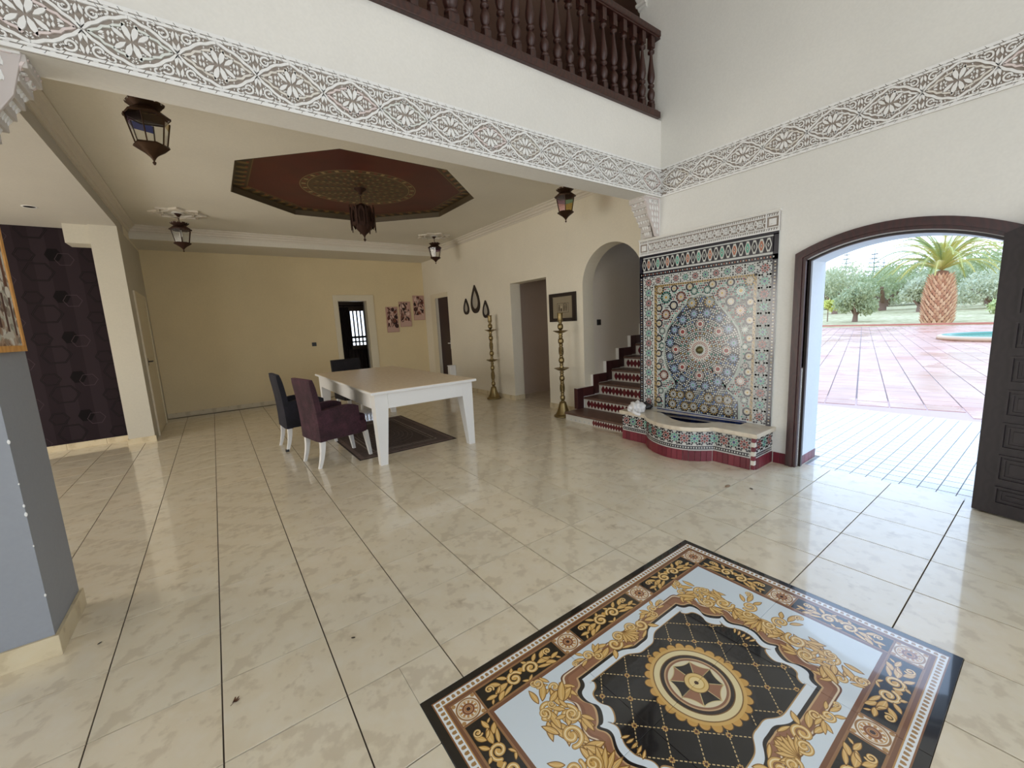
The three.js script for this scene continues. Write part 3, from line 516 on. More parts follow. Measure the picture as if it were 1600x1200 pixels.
// ---------------------------------------------------------------- mosaic wall fountain
const Z = { w: lin(0.55, 0.55, 0.50), k: lin(0.012, 0.013, 0.025), r: lin(0.24, 0.035, 0.03), g: lin(0.10, 0.33, 0.25), y: lin(0.45, 0.30, 0.07), b: lin(0.12, 0.22, 0.46), lb: lin(0.24, 0.34, 0.48), o: lin(0.38, 0.14, 0.08), n: lin(0.025, 0.04, 0.16), gr: lin(0.32, 0.38, 0.34), t: lin(0.38, 0.29, 0.17) };
function rosette(I, cx, cy, R, n, c1, c2, c0, ry = 1, base = null) {
  if (base) { I.poly(circle(cx, cy, R * 1.05, 20), Z.k, 0.0010); I.poly(circle(cx, cy, R * 0.68, 16), base, 0.0014); }
  const P = (r, a) => [cx + r * Math.cos(a), cy + ry * r * Math.sin(a)], q = Math.PI / n;
  I.poly(circle(cx, cy, R * 0.24, 10, 0, R * 0.24 * ry), c0, 0.002);
  for (let i = 0; i < n; i++) {
    const a = i * 2 * q;
    I.poly([P(R * 0.30, a), P(R * 0.46, a - q * 0.62), P(R * 0.62, a), P(R * 0.46, a + q * 0.62)], c1, 0.002);
    I.poly([P(R * 0.56, a + q), P(R * 0.66, a + q * 0.6), P(R * 0.76, a + q), P(R * 0.66, a + q * 1.4)], Z.k, 0.002);
    I.poly([P(R * 0.70, a), P(R * 0.82, a - q * 0.62), P(R * 0.98, a - q * 0.3), P(R * 0.98, a + q * 0.3), P(R * 0.82, a + q * 0.62)], c2, 0.002);
  }
}
// small star of the border bands: eight-pointed, with black corner pieces
function bandStar(I, cx, cy, r, col, heart) {
  for (let i = 0; i < 8; i++) { const a = i * Math.PI / 4, q = Math.PI / 8, P = (k, t) => [cx + r * k * Math.cos(t), cy + r * k * Math.sin(t)]; I.poly([P(0.26, a), P(0.55, a - q * 0.85), P(0.92, a), P(0.55, a + q * 0.85)], col, 0.002); I.poly([P(0.70, a + q), P(0.86, a + q * 0.45), P(1.1, a + q), P(0.86, a + q * 1.55)], Z.k, 0.002); }
  I.poly(circle(cx, cy, r * 0.24, 8), heart, 0.002);
}
function starBand(I, s0, s1, fixed, half, vertical, pitch, pts) {
  const n = Math.round((s1 - s0) / pitch), p = (s1 - s0) / n;
  for (let i = 0; i < n; i++) { const s = s0 + (i + 0.5) * p, [x, y] = vertical ? [fixed, s] : [s, fixed]; bandStar(I, x, y, half * 0.86, i % 2 ? Z.g : Z.r, i % 2 ? Z.n : Z.k);
    for (const e of [-1, 1]) for (const d of [-1, 1]) for (const [a, b, q] of [[0.5, 0.84, 0.22], [0.28, 0.95, 0.15], [0.5, 0.42, 0.17]]) { const [x2, y2] = vertical ? [fixed + d * half * b, s + e * p * a] : [s + e * p * a, fixed + d * half * b]; I.poly(circle(x2, y2, half * q, 4, Math.PI / 4), Z.k, 0.002); } }
}
function checks(I, x0, x1, y0, y1, nx, ny, cols) { for (let i = 0; i < nx; i++) for (let j = 0; j < ny; j++) { const a = (x1 - x0) / nx, b = (y1 - y0) / ny, c = cols[(i + j) % cols.length]; if (c) I.poly([[x0 + i * a + 0.001, y0 + j * b + 0.001], [x0 + (i + 1) * a - 0.001, y0 + j * b + 0.001], [x0 + (i + 1) * a - 0.001, y0 + (j + 1) * b - 0.001], [x0 + i * a + 0.001, y0 + (j + 1) * b - 0.001]], c, 0.002); } }
const fountain = thing('wall_fountain', 'mosaic wall fountain of black, green, red and yellow zellige with a curved marble-topped basin', 'fountain', [XR, 0, ZE]);
{
  const board = 0.018;                                     // panel stands this proud of the wall
  const at = (u, v, h) => [-board - h, v, u];
  obj('panel_board', [bx(-board, 0, 0.30, 2.10, 0, 1.447)], new THREE.MeshPhysicalMaterial({ color: lin(0.54, 0.55, 0.52), roughness: 0.4 }), fountain);
  const I = new Inlay(at);
  const bar = (x0, x1, y0, y1, c) => I.poly([[x0, y0], [x1, y0], [x1, y1], [x0, y1]], c, 0.0015);
  // outer check borders
  for (const [a, b] of [[0, 0.05], [1.402, 1.447]]) { bar(a, b, 0.34, 2.08, Z.k); checks(I, a + 0.016, a + 0.032, 0.36, 1.86, 1, 110, [Z.w, null, Z.t, null]); }
  bar(0, 1.447, 2.072, 2.098, Z.k); bar(0, 1.447, 1.86, 1.906, Z.k); checks(I, 0.02, 1.43, 1.876, 1.891, 110, 1, [Z.w, null, Z.o, null]);
  bar(0.035, 1.41, 1.925, 2.06, Z.k);
  // star bands and gilt lines
  starBand(I, 0.36, 1.85, 0.121, 0.055, true, 0.112); starBand(I, 0.36, 1.85, 1.345, 0.055, true, 0.112); starBand(I, 0.19, 1.28, 1.806, 0.044, false, 0.109);
  for (const [a, b] of [[0.196, 0.232], [1.255, 1.28]]) { bar(a, b, 0.36, 1.755, Z.t); checks(I, a + 0.006, b - 0.004, 0.37, 1.74, 2, 92, [Z.y, Z.k, Z.t]); }
  bar(0.196, 1.28, 1.732, 1.755, Z.t); checks(I, 0.21, 1.27, 1.738, 1.749, 80, 1, [Z.y, Z.k]);
  // main field: spandrel rosettes, pointed arch outline, medallion
  const cx = 0.7425, cy = 1.04, taken = [];
  const c2base = (b) => (b === Z.lb ? lin(0.36, 0.42, 0.48) : Z.w);
  const ros = (x, y, R, n, a, b, c) => { rosette(I, x, y, R, n, a, b, c, 1, c2base(b)); taken.push([x, y, R * 1.04]); };
  const archX = (y) => (y > 0.665 ? (y < 1.25 ? 0.412 * Math.sqrt(Math.max(0, 1 - Math.pow((y - cy) / 0.50, 2))) * 1.02 : Math.max(0, 0.385 * Math.pow((1.612 - y) / 0.362, 0.62))) : 0.27 + 0.145 * Math.min(1, (0.665 - y) / 0.12));
  const inside = (x, y) => Math.abs(x - cx) < archX(y) - 0.012;
  { const o = Array.from({ length: 40 }, (_, i) => { const y = 0.36 + i / 39 * 1.252; return [archX(y), y]; }); I.poly([...o.map(([a, y]) => [cx + a, y]), ...o.slice().reverse().map(([a, y]) => [cx - a, y])], lin(0.012, 0.014, 0.026), 0.0008, false); }
  for (const s of [-1, 1]) {
    for (const [dx, y, R, n, a, b, c] of [[0.398, 1.612, 0.064, 12, Z.g, Z.g, Z.y], [0.22, 1.605, 0.056, 12, Z.o, Z.o, Z.y], [0.305, 1.518, 0.05, 10, Z.y, Z.k, Z.w], [0.398, 1.425, 0.056, 12, Z.o, Z.o, Z.y], [0.475, 1.70, 0.05, 10, Z.y, Z.y, Z.t], [0.30, 1.70, 0.04, 10, Z.y, Z.k, Z.y], [0.12, 1.70, 0.045, 10, Z.y, Z.k, Z.y], [0.485, 1.50, 0.042, 10, Z.y, Z.k, Z.y], [0.485, 1.33, 0.045, 10, Z.y, Z.k, Z.y], [0.445, 1.245, 0.04, 10, Z.g, Z.gr, Z.w],
      [0.488, 1.16, 0.042, 10, Z.y, Z.k, Z.y], [0.488, 0.99, 0.042, 10, Z.y, Z.k, Z.y], [0.488, 0.84, 0.042, 10, Z.y, Z.k, Z.y], [0.42, 0.745, 0.056, 12, Z.o, Z.o, Z.w], [0.488, 0.64, 0.042, 10, Z.y, Z.k, Z.y], [0.46, 0.56, 0.036, 10, Z.g, Z.gr, Z.w], [0.488, 0.45, 0.042, 10, Z.y, Z.k, Z.y], [0.46, 0.90, 0.032, 8, Z.r, Z.gr, Z.k], [0.45, 1.08, 0.034, 8, Z.gr, Z.g, Z.w], [0.07, 1.652, 0.04, 10, Z.g, Z.g, Z.w]]) ros(cx + s * dx, y, R, n, a, b, c);
    I.ribbon(Array.from({ length: 40 }, (_, i) => { const y = 0.36 + i / 39 * 1.252; return [cx + s * archX(y), y]; }), 0.017, Z.gr, 0.002);
    for (const [dx, y] of [[0.104, 0.543], [0.30, 0.54]]) { ros(cx + s * dx, y, 0.052, 12, Z.k, Z.y, Z.k); }
    for (const [dx, y] of [[0.06, 0.425], [0.16, 0.42], [0.31, 0.425]]) ros(cx + s * dx, y, 0.05, 12, Z.k, Z.y, Z.k);
    ros(cx + s * 0.095, 1.53, 0.058, 12, Z.k, Z.y, Z.y); ros(cx + s * 0.215, 0.54, 0.045, 12, Z.k, Z.y, Z.k);
  }
  for (let i = 0; i < 8; i++) { const a = Math.PI / 2 + i * Math.PI / 4; const x = cx + 0.276 * Math.cos(a), y = cy + 0.27 * Math.sin(a); I.poly(circle(x, y, 0.05, 20), Z.w, 0.0012); I.poly(circle(x, y, 0.021, 12), Z.r, 0.003); for (let k = 0; k < 16; k++) { const t = k / 16 * 2 * Math.PI, P = (r, q) => [x + r * Math.cos(q), y + r * Math.sin(q)]; I.poly([P(0.033, t - 0.13), P(0.033, t + 0.13), P(0.047, t + 0.11), P(0.047, t - 0.11)], k % 2 ? Z.r : Z.k, 0.002); } taken.push([x, y, 0.05]); }
  for (let i = 0; i < 16; i++) { const a = (i + 0.5) / 16 * 2 * Math.PI; const R = i % 2 ? 0.047 : 0.042; const x = cx + 0.352 * Math.cos(a), y = cy + 0.385 * Math.sin(a); if (inside(x, y)) ros(x, y, R, 10, Z.b, Z.lb, Z.g); }
  // central star
  I.poly(circle(cx, cy, 0.122, 28), Z.w, 0.0012);
  for (let k = 0; k < 24; k++) { const t = k / 24 * 2 * Math.PI, P = (r, q) => [cx + r * Math.cos(q), cy + r * Math.sin(q)]; I.poly([P(0.062, t - 0.075), P(0.062, t + 0.075), P(0.092, t)], Z.r, 0.002); I.poly([P(0.096, t + 0.13), P(0.084, t + 0.07), P(0.074, t + 0.13), P(0.084, t + 0.19)], Z.o, 0.002); I.poly([P(0.104, t - 0.06), P(0.104, t + 0.06), P(0.118, t + 0.03), P(0.118, t - 0.03)], k % 2 ? Z.k : Z.r, 0.002); }
  for (let k = 0; k < 12; k++) { const t = k / 12 * 2 * Math.PI, P = (r, q) => [cx + r * Math.cos(q), cy + r * Math.sin(q)]; I.poly([P(0.03, t - 0.2), P(0.03, t + 0.2), P(0.052, t)], k % 2 ? Z.g : Z.n, 0.002); }
  taken.push([cx, cy, 0.12]);
  // fill of small stars and rhombs
  const clear = (x, y, r) => taken.every(([a, b, R]) => Math.hypot(x - a, y - b) > R + r);
  for (let ring = 0; ring < 15; ring++) { const R = 0.132 + ring * 0.0212, n = Math.round(2 * Math.PI * R / 0.0225 / 8) * 8; for (let i = 0; i < n; i++) { const a = (i + (ring % 2) * 0.5) / n * 2 * Math.PI, x = cx + R * Math.cos(a), y = cy + R * Math.sin(a); if (!inside(x, y) || y < 0.62 || !clear(x, y, 0.006)) continue;
    const c = ring % 2 ? Z.w : [Z.w, Z.w, ring < 6 ? Z.y : Z.b, Z.w, ring < 7 ? Z.o : Z.lb, Z.w, Z.g, Z.w][i % 8], q = c === Z.w ? 0.0092 : 0.0095; I.poly(circle(x, y, q, c === Z.w ? 5 : 4, a), c, 0.002); } }
  const gx0 = 0.24, gx1 = 1.25;
  for (let j = 0; j < 62; j++) for (let i = 0; i < 46; i++) { const x = gx0 + (i + 0.5 * (j % 2) + 0.25) * 0.0221, y = 0.372 + j * 0.0221; if (x > gx1 || y > 1.725 || !clear(x, y, 0.004)) continue; const ins = inside(x, y); if ((ins && y > 0.62 && Math.hypot(x - cx, y - cy) < 0.45) || Math.abs(Math.abs(x - cx) - archX(y)) < 0.02) continue;
    const low = ins, c = low ? [Z.w, Z.w, Z.b, Z.w, Z.gr][(i * 3 + j * 2) % 5] : [Z.k, Z.gr, Z.k, Z.g, Z.k, Z.gr, Z.r][(i * 2 + j * 3) % 7]; I.poly(circle(x, y, low ? 0.0090 : 0.0108, low ? 5 : 4, (i + j) % 2 ? 0 : 0.78), c, 0.002); }
  obj('mosaic', I.geometry(), M.glaze, fountain, { stuff: true });
  // the row of long lozenges near the top: each a tile with a heart of its own
  for (let i = 0; i < 23; i++) {
    const u = 0.064 + i * 0.0592, v = 1.992, L = new Inlay((a, b, h) => at(u + a, v + b, h)), col = [Z.k, Z.o, Z.k, Z.g][i % 4];
    const hexa = (k) => [[-0.5, 0.12], [-0.2, 1], [0.2, 1], [0.5, 0.12], [0.5, -0.12], [0.2, -1], [-0.2, -1], [-0.5, -0.12]].map(([a, b]) => [a * 0.052 * k, b * 0.06 * k]);
    L.poly(hexa(1), Z.w, 0.003); L.poly(hexa(0.70), col, 0.004); L.poly([[0, 0.02], [0.008, 0], [0, -0.02], [-0.008, 0]], Z.w, 0.005); L.poly([[0, 0.010], [0.004, 0], [0, -0.010], [-0.004, 0]], Z.k, 0.0055);
    obj('lozenge_tile', L.geometry(), M.glaze, fountain);
  }
  // carved plaster band above the tiles
  const pl = new Inlay((u, v, h) => [-0.012 - h, 2.098 + v, u]);
  pl.poly([[0, 0], [1.447, 0], [1.447, 0.012], [0, 0.012]], PW, 0.02); pl.poly([[0, 0.158], [1.447, 0.158], [1.447, 0.172], [0, 0.172]], PW, 0.02);
  for (const y of [0.022, 0.144]) for (let i = 0; i < 72; i++) pl.poly([[i * 0.0201, y - 0.007], [i * 0.0201 + 0.009, y - 0.007], [i * 0.0201 + 0.014, y + 0.007], [i * 0.0201 + 0.005, y + 0.007]], PW, 0.01);
  for (const y of [0.034, 0.128]) pl.poly([[0, y], [1.447, y], [1.447, y + 0.007], [0, y + 0.007]], PW, 0.01);
  for (const u of [0, 0.105, 1.335, 1.44]) pl.poly([[u, 0.012], [u + 0.007, 0.012], [u + 0.007, 0.16], [u, 0.16]], PW, 0.012);
  for (const u of [0.056, 1.39]) { pl.poly([[u - 0.03, 0.056], [u + 0.03, 0.056], [u + 0.03, 0.112], [u - 0.03, 0.112]], PW, 0.004); for (let k = 0; k < 8; k++) pl.poly(leafShape(u, 0.084, k * Math.PI / 4, 0.027, 0.009), PW, 0.01); }
  for (let i = 0; i < 16; i++) { const u = 0.155 + i * 0.0755; for (const f of [1, -1]) { pl.ribbon([[u - 0.036, 0.044 + (f < 0 ? 0.076 : 0)], [u - 0.02, 0.07], [u, 0.084 + f * 0.03], [u + 0.02, 0.07], [u + 0.036, 0.044 + (f < 0 ? 0.076 : 0)]], 0.006, PW, 0.009); pl.poly(leafShape(u, 0.084, f * 1.2, 0.034, 0.011), PW, 0.009); pl.poly(leafShape(u, 0.084, Math.PI - f * 1.2, 0.034, 0.011), PW, 0.009); } pl.poly(leafShape(u - 0.02, 0.06, 1.57, 0.05, 0.016), PW, 0.01); pl.poly(leafShape(u + 0.03, 0.084, 0, 0.03, 0.012), PW, 0.01); }
  obj('plaster_ground', bx(-0.012, 0, 2.098, 2.27, 0, 1.447), ground, fountain); obj('plaster_carving', pl.geometry(), M.plasterPaint, fountain, { stuff: true });
  obj('top_ledge', bx(-0.04, 0, 2.262, 2.28, -0.003, 1.46, 0.004), M.white, fountain);
  // water spout: a small brass boss with a mouth
  const sp = obj('spout', [(() => { const g = lathe([[0, 0.05], [0.012, 0.048], [0.022, 0.036], [0.03, 0.02], [0.038, 0.008], [0.04, 0]], 20); g.rotateZ(Math.PI / 2); g.translate(-board - 0.002, cy, cx); return g; })(), (() => { const g = new THREE.TorusGeometry(0.026, 0.006, 8, 20); g.rotateY(Math.PI / 2); g.translate(-board - 0.022, cy, cx); return g; })()], new THREE.MeshStandardMaterial({ color: lin(0.16, 0.14, 0.06), roughness: 0.5, metalness: 0.9 }), fountain);
  // basin, in plan (x from the wall, z from the panel's left edge)
  const out = [[-0.335, -0.012], [-0.335, 0.31], [-0.36, 0.335], [-0.41, 0.385], [-0.455, 0.44], [-0.505, 0.52], [-0.545, 0.62], [-0.56, 0.70], [-0.562, 0.78], [-0.545, 0.86], [-0.51, 0.94], [-0.455, 1.005], [-0.40, 1.055], [-0.355, 1.09], [-0.358, 1.455]];
  const inn = [[-0.15, 0.235], [-0.17, 0.40], [-0.255, 0.52], [-0.335, 0.64], [-0.365, 0.74], [-0.365, 0.82], [-0.335, 0.90], [-0.28, 0.96], [-0.16, 1.02], [-0.12, 1.22]];
  const W = (p) => p.map(([x, z]) => [x, z]);
  const body = slab([[0, -0.012], ...out, [0, 1.455]], 0, 0.30, [[[-0.002, 0.23], ...inn, [-0.002, 1.225]]]);
  obj('basin_wall', body, new THREE.MeshStandardMaterial({ color: lin(0.58, 0.57, 0.52), roughness: 0.5 }), fountain);
  obj('basin_bottom', slab([[-0.001, 0.2], [-0.17, 0.3], [-0.40, 0.6], [-0.40, 0.9], [-0.001, 1.25]], 0.12, 0.135), new THREE.MeshPhysicalMaterial({ color: lin(0.012, 0.02, 0.07), roughness: 0.3 }), fountain);
  const grow = (p, d) => p.map((q, i) => { const a = p[Math.max(0, i - 1)], b = p[Math.min(p.length - 1, i + 1)], dx = b[0] - a[0], dz = b[1] - a[1], l = Math.hypot(dx, dz); return [q[0] - dz / l * d, q[1] + dx / l * d]; });
  const ro = grow(out, 0.03), rim = new THREE.Shape([[0, -0.04], [ro[0][0], -0.04], ...ro.slice(1, -1), [ro[14][0], 1.485], [0, 1.485]].map(([x, z]) => new THREE.Vector2(x, -z)));
  rim.holes.push(new THREE.Path([[-0.004, 0.232], ...inn, [-0.004, 1.222]].map(([x, z]) => new THREE.Vector2(x, -z))));
  const rg = new THREE.ExtrudeGeometry(rim, { depth: 0.026, bevelEnabled: true, bevelSize: 0.008, bevelThickness: 0.008, bevelSegments: 3, bevelOffset: -0.008, curveSegments: 4 }); rg.rotateX(-Math.PI / 2); rg.translate(0, 0.308, 0);
  obj('marble_rim', metre(rg), new THREE.MeshPhysicalMaterial({ map: every(marbleTile(77), 0.6), roughness: 0.3, clearcoat: 0.5, clearcoatRoughness: 0.1, color: lin(0.86, 0.86, 0.90) }), fountain);
  // blue tiles behind and inside
  const blue = [[0.012, 0.03, 0.13], [0.016, 0.04, 0.17], [0.01, 0.025, 0.11]].map((c) => new THREE.MeshPhysicalMaterial({ color: lin(...c), roughness: 0.2, clearcoat: 0.7, clearcoatRoughness: 0.08 }));
  for (let i = 0; i < 19; i++) obj('blue_tile', bx(-board - 0.006, -board, 0.14, 0.352, 0.235 + i * 0.0525, 0.235 + i * 0.0525 + 0.051, 0.002), blue[(i * 5) % 3], fountain);
  const along = (pts) => { const L = [0]; for (let i = 1; i < pts.length; i++) L.push(L[i - 1] + Math.hypot(pts[i][0] - pts[i - 1][0], pts[i][1] - pts[i - 1][1])); return { len: L[L.length - 1], at(s) { s = Math.max(0, Math.min(L[L.length - 1] - 1e-6, s)); let i = 1; while (i < L.length - 1 && L[i] < s) i++; const t = (s - L[i - 1]) / (L[i] - L[i - 1]), a = pts[i - 1], b = pts[i], dx = b[0] - a[0], dz = b[1] - a[1], l = Math.hypot(dx, dz); return { p: [a[0] + dx * t, a[1] + dz * t], n: [-dz / l, dx / l] }; } }; };
  const inside2 = along([[-0.002, 0.23], ...inn, [-0.002, 1.225]]);
  for (let i = 0; i < Math.floor(inside2.len / 0.06); i++) { const a = inside2.at(i * 0.06 + 0.03); const g = bx(-0.004, 0.004, 0.135, 0.30, -0.028, 0.028); g.rotateY(Math.atan2(a.n[1], -a.n[0])); g.translate(a.p[0] - a.n[0] * 0.004, 0, a.p[1] - a.n[1] * 0.004); obj('blue_tile', g, blue[i % 3], fountain); }
  // front: red tiles at the foot, check lines, band of stars; same on the right-hand side
  const front = along(out), side = along([[-0.358, 1.455], [0, 1.455]]);
  const red = (path, s0, s1, w) => { for (let s = s0; s < s1 - 0.01; s += w) { const e = Math.min(w, s1 - s), a = path.at(s + e / 2), g = bx(-0.004, 0.009, 0.001, 0.105, -e / 2 + 0.0012, e / 2 - 0.0012, 0.002); g.rotateY(Math.atan2(-a.n[1], a.n[0])); g.translate(a.p[0], 0, a.p[1]); obj('red_tile', g, redTile[Math.floor(rr(0, 3))], fountain); } };
  red(front, 0.0, front.len - 0.03, 0.0535); red(side, 0.03, side.len - 0.004, 0.0535);
  for (let k = 0; k < 7; k++) { const g = bx(-0.364, -0.33, 0.006 + k * 0.042, 0.046 + k * 0.042, 1.43, 1.461, 0.002); obj('corner_tile', g, k % 2 ? new THREE.MeshPhysicalMaterial({ color: lin(0.7, 0.66, 0.56), roughness: 0.3 }) : redTile[k % 3], fountain); }
  for (const [path, e0, e1] of [[front, 0.01, 0.04], [side, 0.035, 0.01]]) {
    const B = new Inlay((s, y, h) => { const a = path.at(s); return [a.p[0] + a.n[0] * (h + 0.002), y, a.p[1] + a.n[1] * (h + 0.002)]; }), s0 = e0, s1 = path.len - e1, w = (s1 - s0) / Math.round((s1 - s0) / 0.012), N = Math.round((s1 - s0) / w);
    for (let i = 0; i < N; i++) { const s = s0 + i * w; for (const [y0, y1, c] of [[0.118, 0.127, Z.k], [0.127, 0.141, i % 2 ? Z.w : Z.k], [0.141, 0.150, Z.k]]) B.poly([[s, y0], [s + w, y0], [s + w, y1], [s, y1]], c, 0.002, false); }
    starBand(B, s0, s1, 0.226, 0.062, false, 0.094);
    obj('mosaic', B.geometry(), M.glaze, fountain, { stuff: true });
  }
}
{ // things left on the basin
  const t = thing('cloth', 'crumpled white cloth bundle left on the left end of the fountain rim', 'cloth', [3.80, 0.342, -2.87]);
  const g = new THREE.IcosahedronGeometry(0.1, 5), p = g.attributes.position;
  for (let i = 0; i < p.count; i++) { const v = V(p.getX(i), p.getY(i), p.getZ(i)).normalize(), f = 1 + 0.45 * (fbm(v.x * 0.2 + 0.5, v.y * 0.2 + v.z * 0.13 + 0.5, 16, 3, 5) - 0.5) + 0.12 * Math.sin(v.x * 9 + v.z * 6); p.setXYZ(i, v.x * 0.105 * f, Math.max(0, v.y * 0.075 * f + 0.05), v.z * 0.085 * f); }
  g.computeVertexNormals(); obj('bundle', g, new THREE.MeshStandardMaterial({ color: lin(0.72, 0.71, 0.70), roughness: 0.9 }), t);
  obj('loose_end', tube([[-0.09, 0.05, 0.03], [-0.125, 0.03, 0.06], [-0.12, 0.012, 0.1], [-0.10, 0.006, 0.12]], 0.018, 20, 8), new THREE.MeshStandardMaterial({ color: lin(0.7, 0.69, 0.68), roughness: 0.9 }), t);
  const b = thing('black_bag', 'small black crumpled bag behind the white cloth on the fountain rim', 'bag', [4.015, 0.342, -2.915]);
  const q = new THREE.IcosahedronGeometry(0.07, 3), r = q.attributes.position; for (let i = 0; i < r.count; i++) { const v = V(r.getX(i), r.getY(i), r.getZ(i)).normalize(), f = 1 + 0.3 * (vnoise(v.x * 3 + 9, v.y * 3 + v.z * 2 + 9, 64, 3) - 0.5); r.setXYZ(i, v.x * 0.07 * f, Math.max(0, v.y * 0.045 * f + 0.03), v.z * 0.085 * f); } q.computeVertexNormals(); obj('bag_body', q, M.blackPlastic, b);
  obj('bag_knot', rod([0, 0.06, 0], [0.02, 0.09, 0.01], 0.016, 0.008), M.blackPlastic, b);
  const w = thing('wood_board', 'square tan wooden board leaning in the dry blue basin', 'board', [3.955, 0.24, -2.55]);
  const wb = obj('board', bx(-0.055, 0.055, -0.006, 0.006, -0.065, 0.065, 0.002), M.tanWood, w); w.rotation.set(0.1, 0.5, -0.75);
}

// ---------------------------------------------------------------- staircase seen through the arch
{
  const st = thing('staircase', 'brown stair with red and white zigzag tile risers climbing behind the mosaic fountain', 'stairs', [0, 0, 0]);
  const xs = [3.965, 4.34, 4.655, 4.955, 5.25, 5.545, 5.84, 6.135, 6.43, 6.725], ys = [0.122, 0.285, 0.455, 0.63, 0.805, 0.985, 1.165, 1.345, 1.525, 1.705];
  const treadM = new THREE.MeshPhysicalMaterial({ map: woodTex([92, 66, 55], [112, 84, 70], 33, 2), roughness: 0.45, clearcoat: 0.2, clearcoatRoughness: 0.3 });
  const kerbRed = [[0.055, 0.012, 0.012], [0.045, 0.01, 0.01], [0.065, 0.015, 0.014]].map((c) => new THREE.MeshPhysicalMaterial({ color: lin(...c), roughness: 0.4 }));
  const z0 = -4.2, z1 = -3.09, riserM = new THREE.MeshPhysicalMaterial({ color: lin(0.62, 0.58, 0.5), roughness: 0.35 }), red = kerbRed, wht = new THREE.MeshPhysicalMaterial({ color: lin(0.66, 0.63, 0.56), roughness: 0.3 });
  xs.forEach((x, i) => {
    const zl = i === 0 ? -4.22 : z0, yb = i ? ys[i - 1] : 0, zr = i === 0 ? -3.10 : z1;
    obj('riser_board', bx(x, x + 0.5, i ? ys[i - 1] - 0.05 : 0, ys[i] - 0.03, zl, zr), riserM, st);
    obj('tread', bx(x - 0.025, x + 0.45, ys[i] - 0.03, ys[i], zl, zr, 0.008), treadM, st);
    if (i > 5) return;
    // zigzag of square tiles standing on their points between white triangles
    const h = ys[i] - 0.034 - yb - (i ? 0.012 : 0.004), cy = yb + h / 2 + (i ? 0.008 : 0.002), r = h / 2 * 0.98, n = Math.floor((zr - zl - 0.06) / (r * 1.03));
    for (let k = 0; k < n; k++) {
      const z = zl + 0.05 + (k + 0.5) * (zr - zl - 0.06) / n, w = (zr - zl - 0.06) / n * 0.5;
      const I = new Inlay((a, b, q) => [x - q, cy + b, z + a]); if (i === 0 && k < n * 0.42) { if (k % 2) { I.poly([[-w, -r * 0.6], [w, -r * 0.6], [0, 0]], Z.w, 0.004); obj('white_tile', I.geometry(), M.glaze, st); } continue; }
      I.poly([[-w, r * 0.22], [0, r], [w * 0.98, r * 0.22], [w * 0.98, -r * 0.22], [0, -r], [-w, -r * 0.22]], lin(...[[0.115, 0.013, 0.018], [0.09, 0.010, 0.014], [0.14, 0.02, 0.022]][(k * 7 + i) % 3]), 0.006);
      obj('zigzag_tile', I.geometry(), M.glaze, st);
    }
  });
  // stepped kerb on the left wall with dark red tiles on its side
  const steps = []; xs.forEach((x, i) => { if (!i) return; const X = x - 0.125 - (i === 1 ? 0.02 : 0), Y = ys[i] + 0.14; steps.push([X, i === 1 ? 0 : steps[steps.length - 1][1]], [X, Y]); }); steps.push([7.0, steps[steps.length - 1][1]], [7.0, 0]);
  obj('kerb', plateXY(steps, -4.262, -4.205), M.white, st);
  obj('red_tile', bx(steps[0][0] - 0.01, steps[0][0], 0.122, steps[1][1], -4.262, -4.195, 0.002), red[0], st);
  for (let i = 1; i < 9; i++) { const X0 = steps[2 * (i - 1)][0], X1 = (steps[2 * i] ?? [X0 + 0.29])[0], Y = steps[2 * i - 1][1], yb = (i === 1 ? 0.0 : steps[2 * i - 3][1] - 0.12); obj('red_tile', bx(X0, Math.min(X0 + 0.12, X1) - 0.002, i === 1 ? 0.122 : yb, Y, -4.205, -4.195, 0.002), red[i % 3], st); obj('red_tile', bx(X0 + 0.12, X1 + 0.02, Y - 0.13, Y, -4.205, -4.195, 0.002), red[(i + 1) % 3], st); }
  struct('wall_stairwell', [bx(4.62, 8.2, -0.02, 3.3, -4.4, -4.262), bx(4.53, 8.2, -0.02, 3.3, ZE + 0.01, -2.9), bx(8.05, 8.2, -0.02, 3.3, -4.4, -2.9)], M.stairWall);
  struct('wall_corridor', [bx(6.0, 6.15, -0.02, YC, -6.8, -4.4), bx(4.62, 6.15, -0.02, YC, -6.95, -6.4), bx(4.62, 6.0, -0.02, YC, -4.5, -4.4)], plaster(0.78, 0.65, 0.55));
  struct('ceiling_corridor', bx(4.62, 6.15, 2.6, 2.75, -6.95, -4.4), M.dark);
}

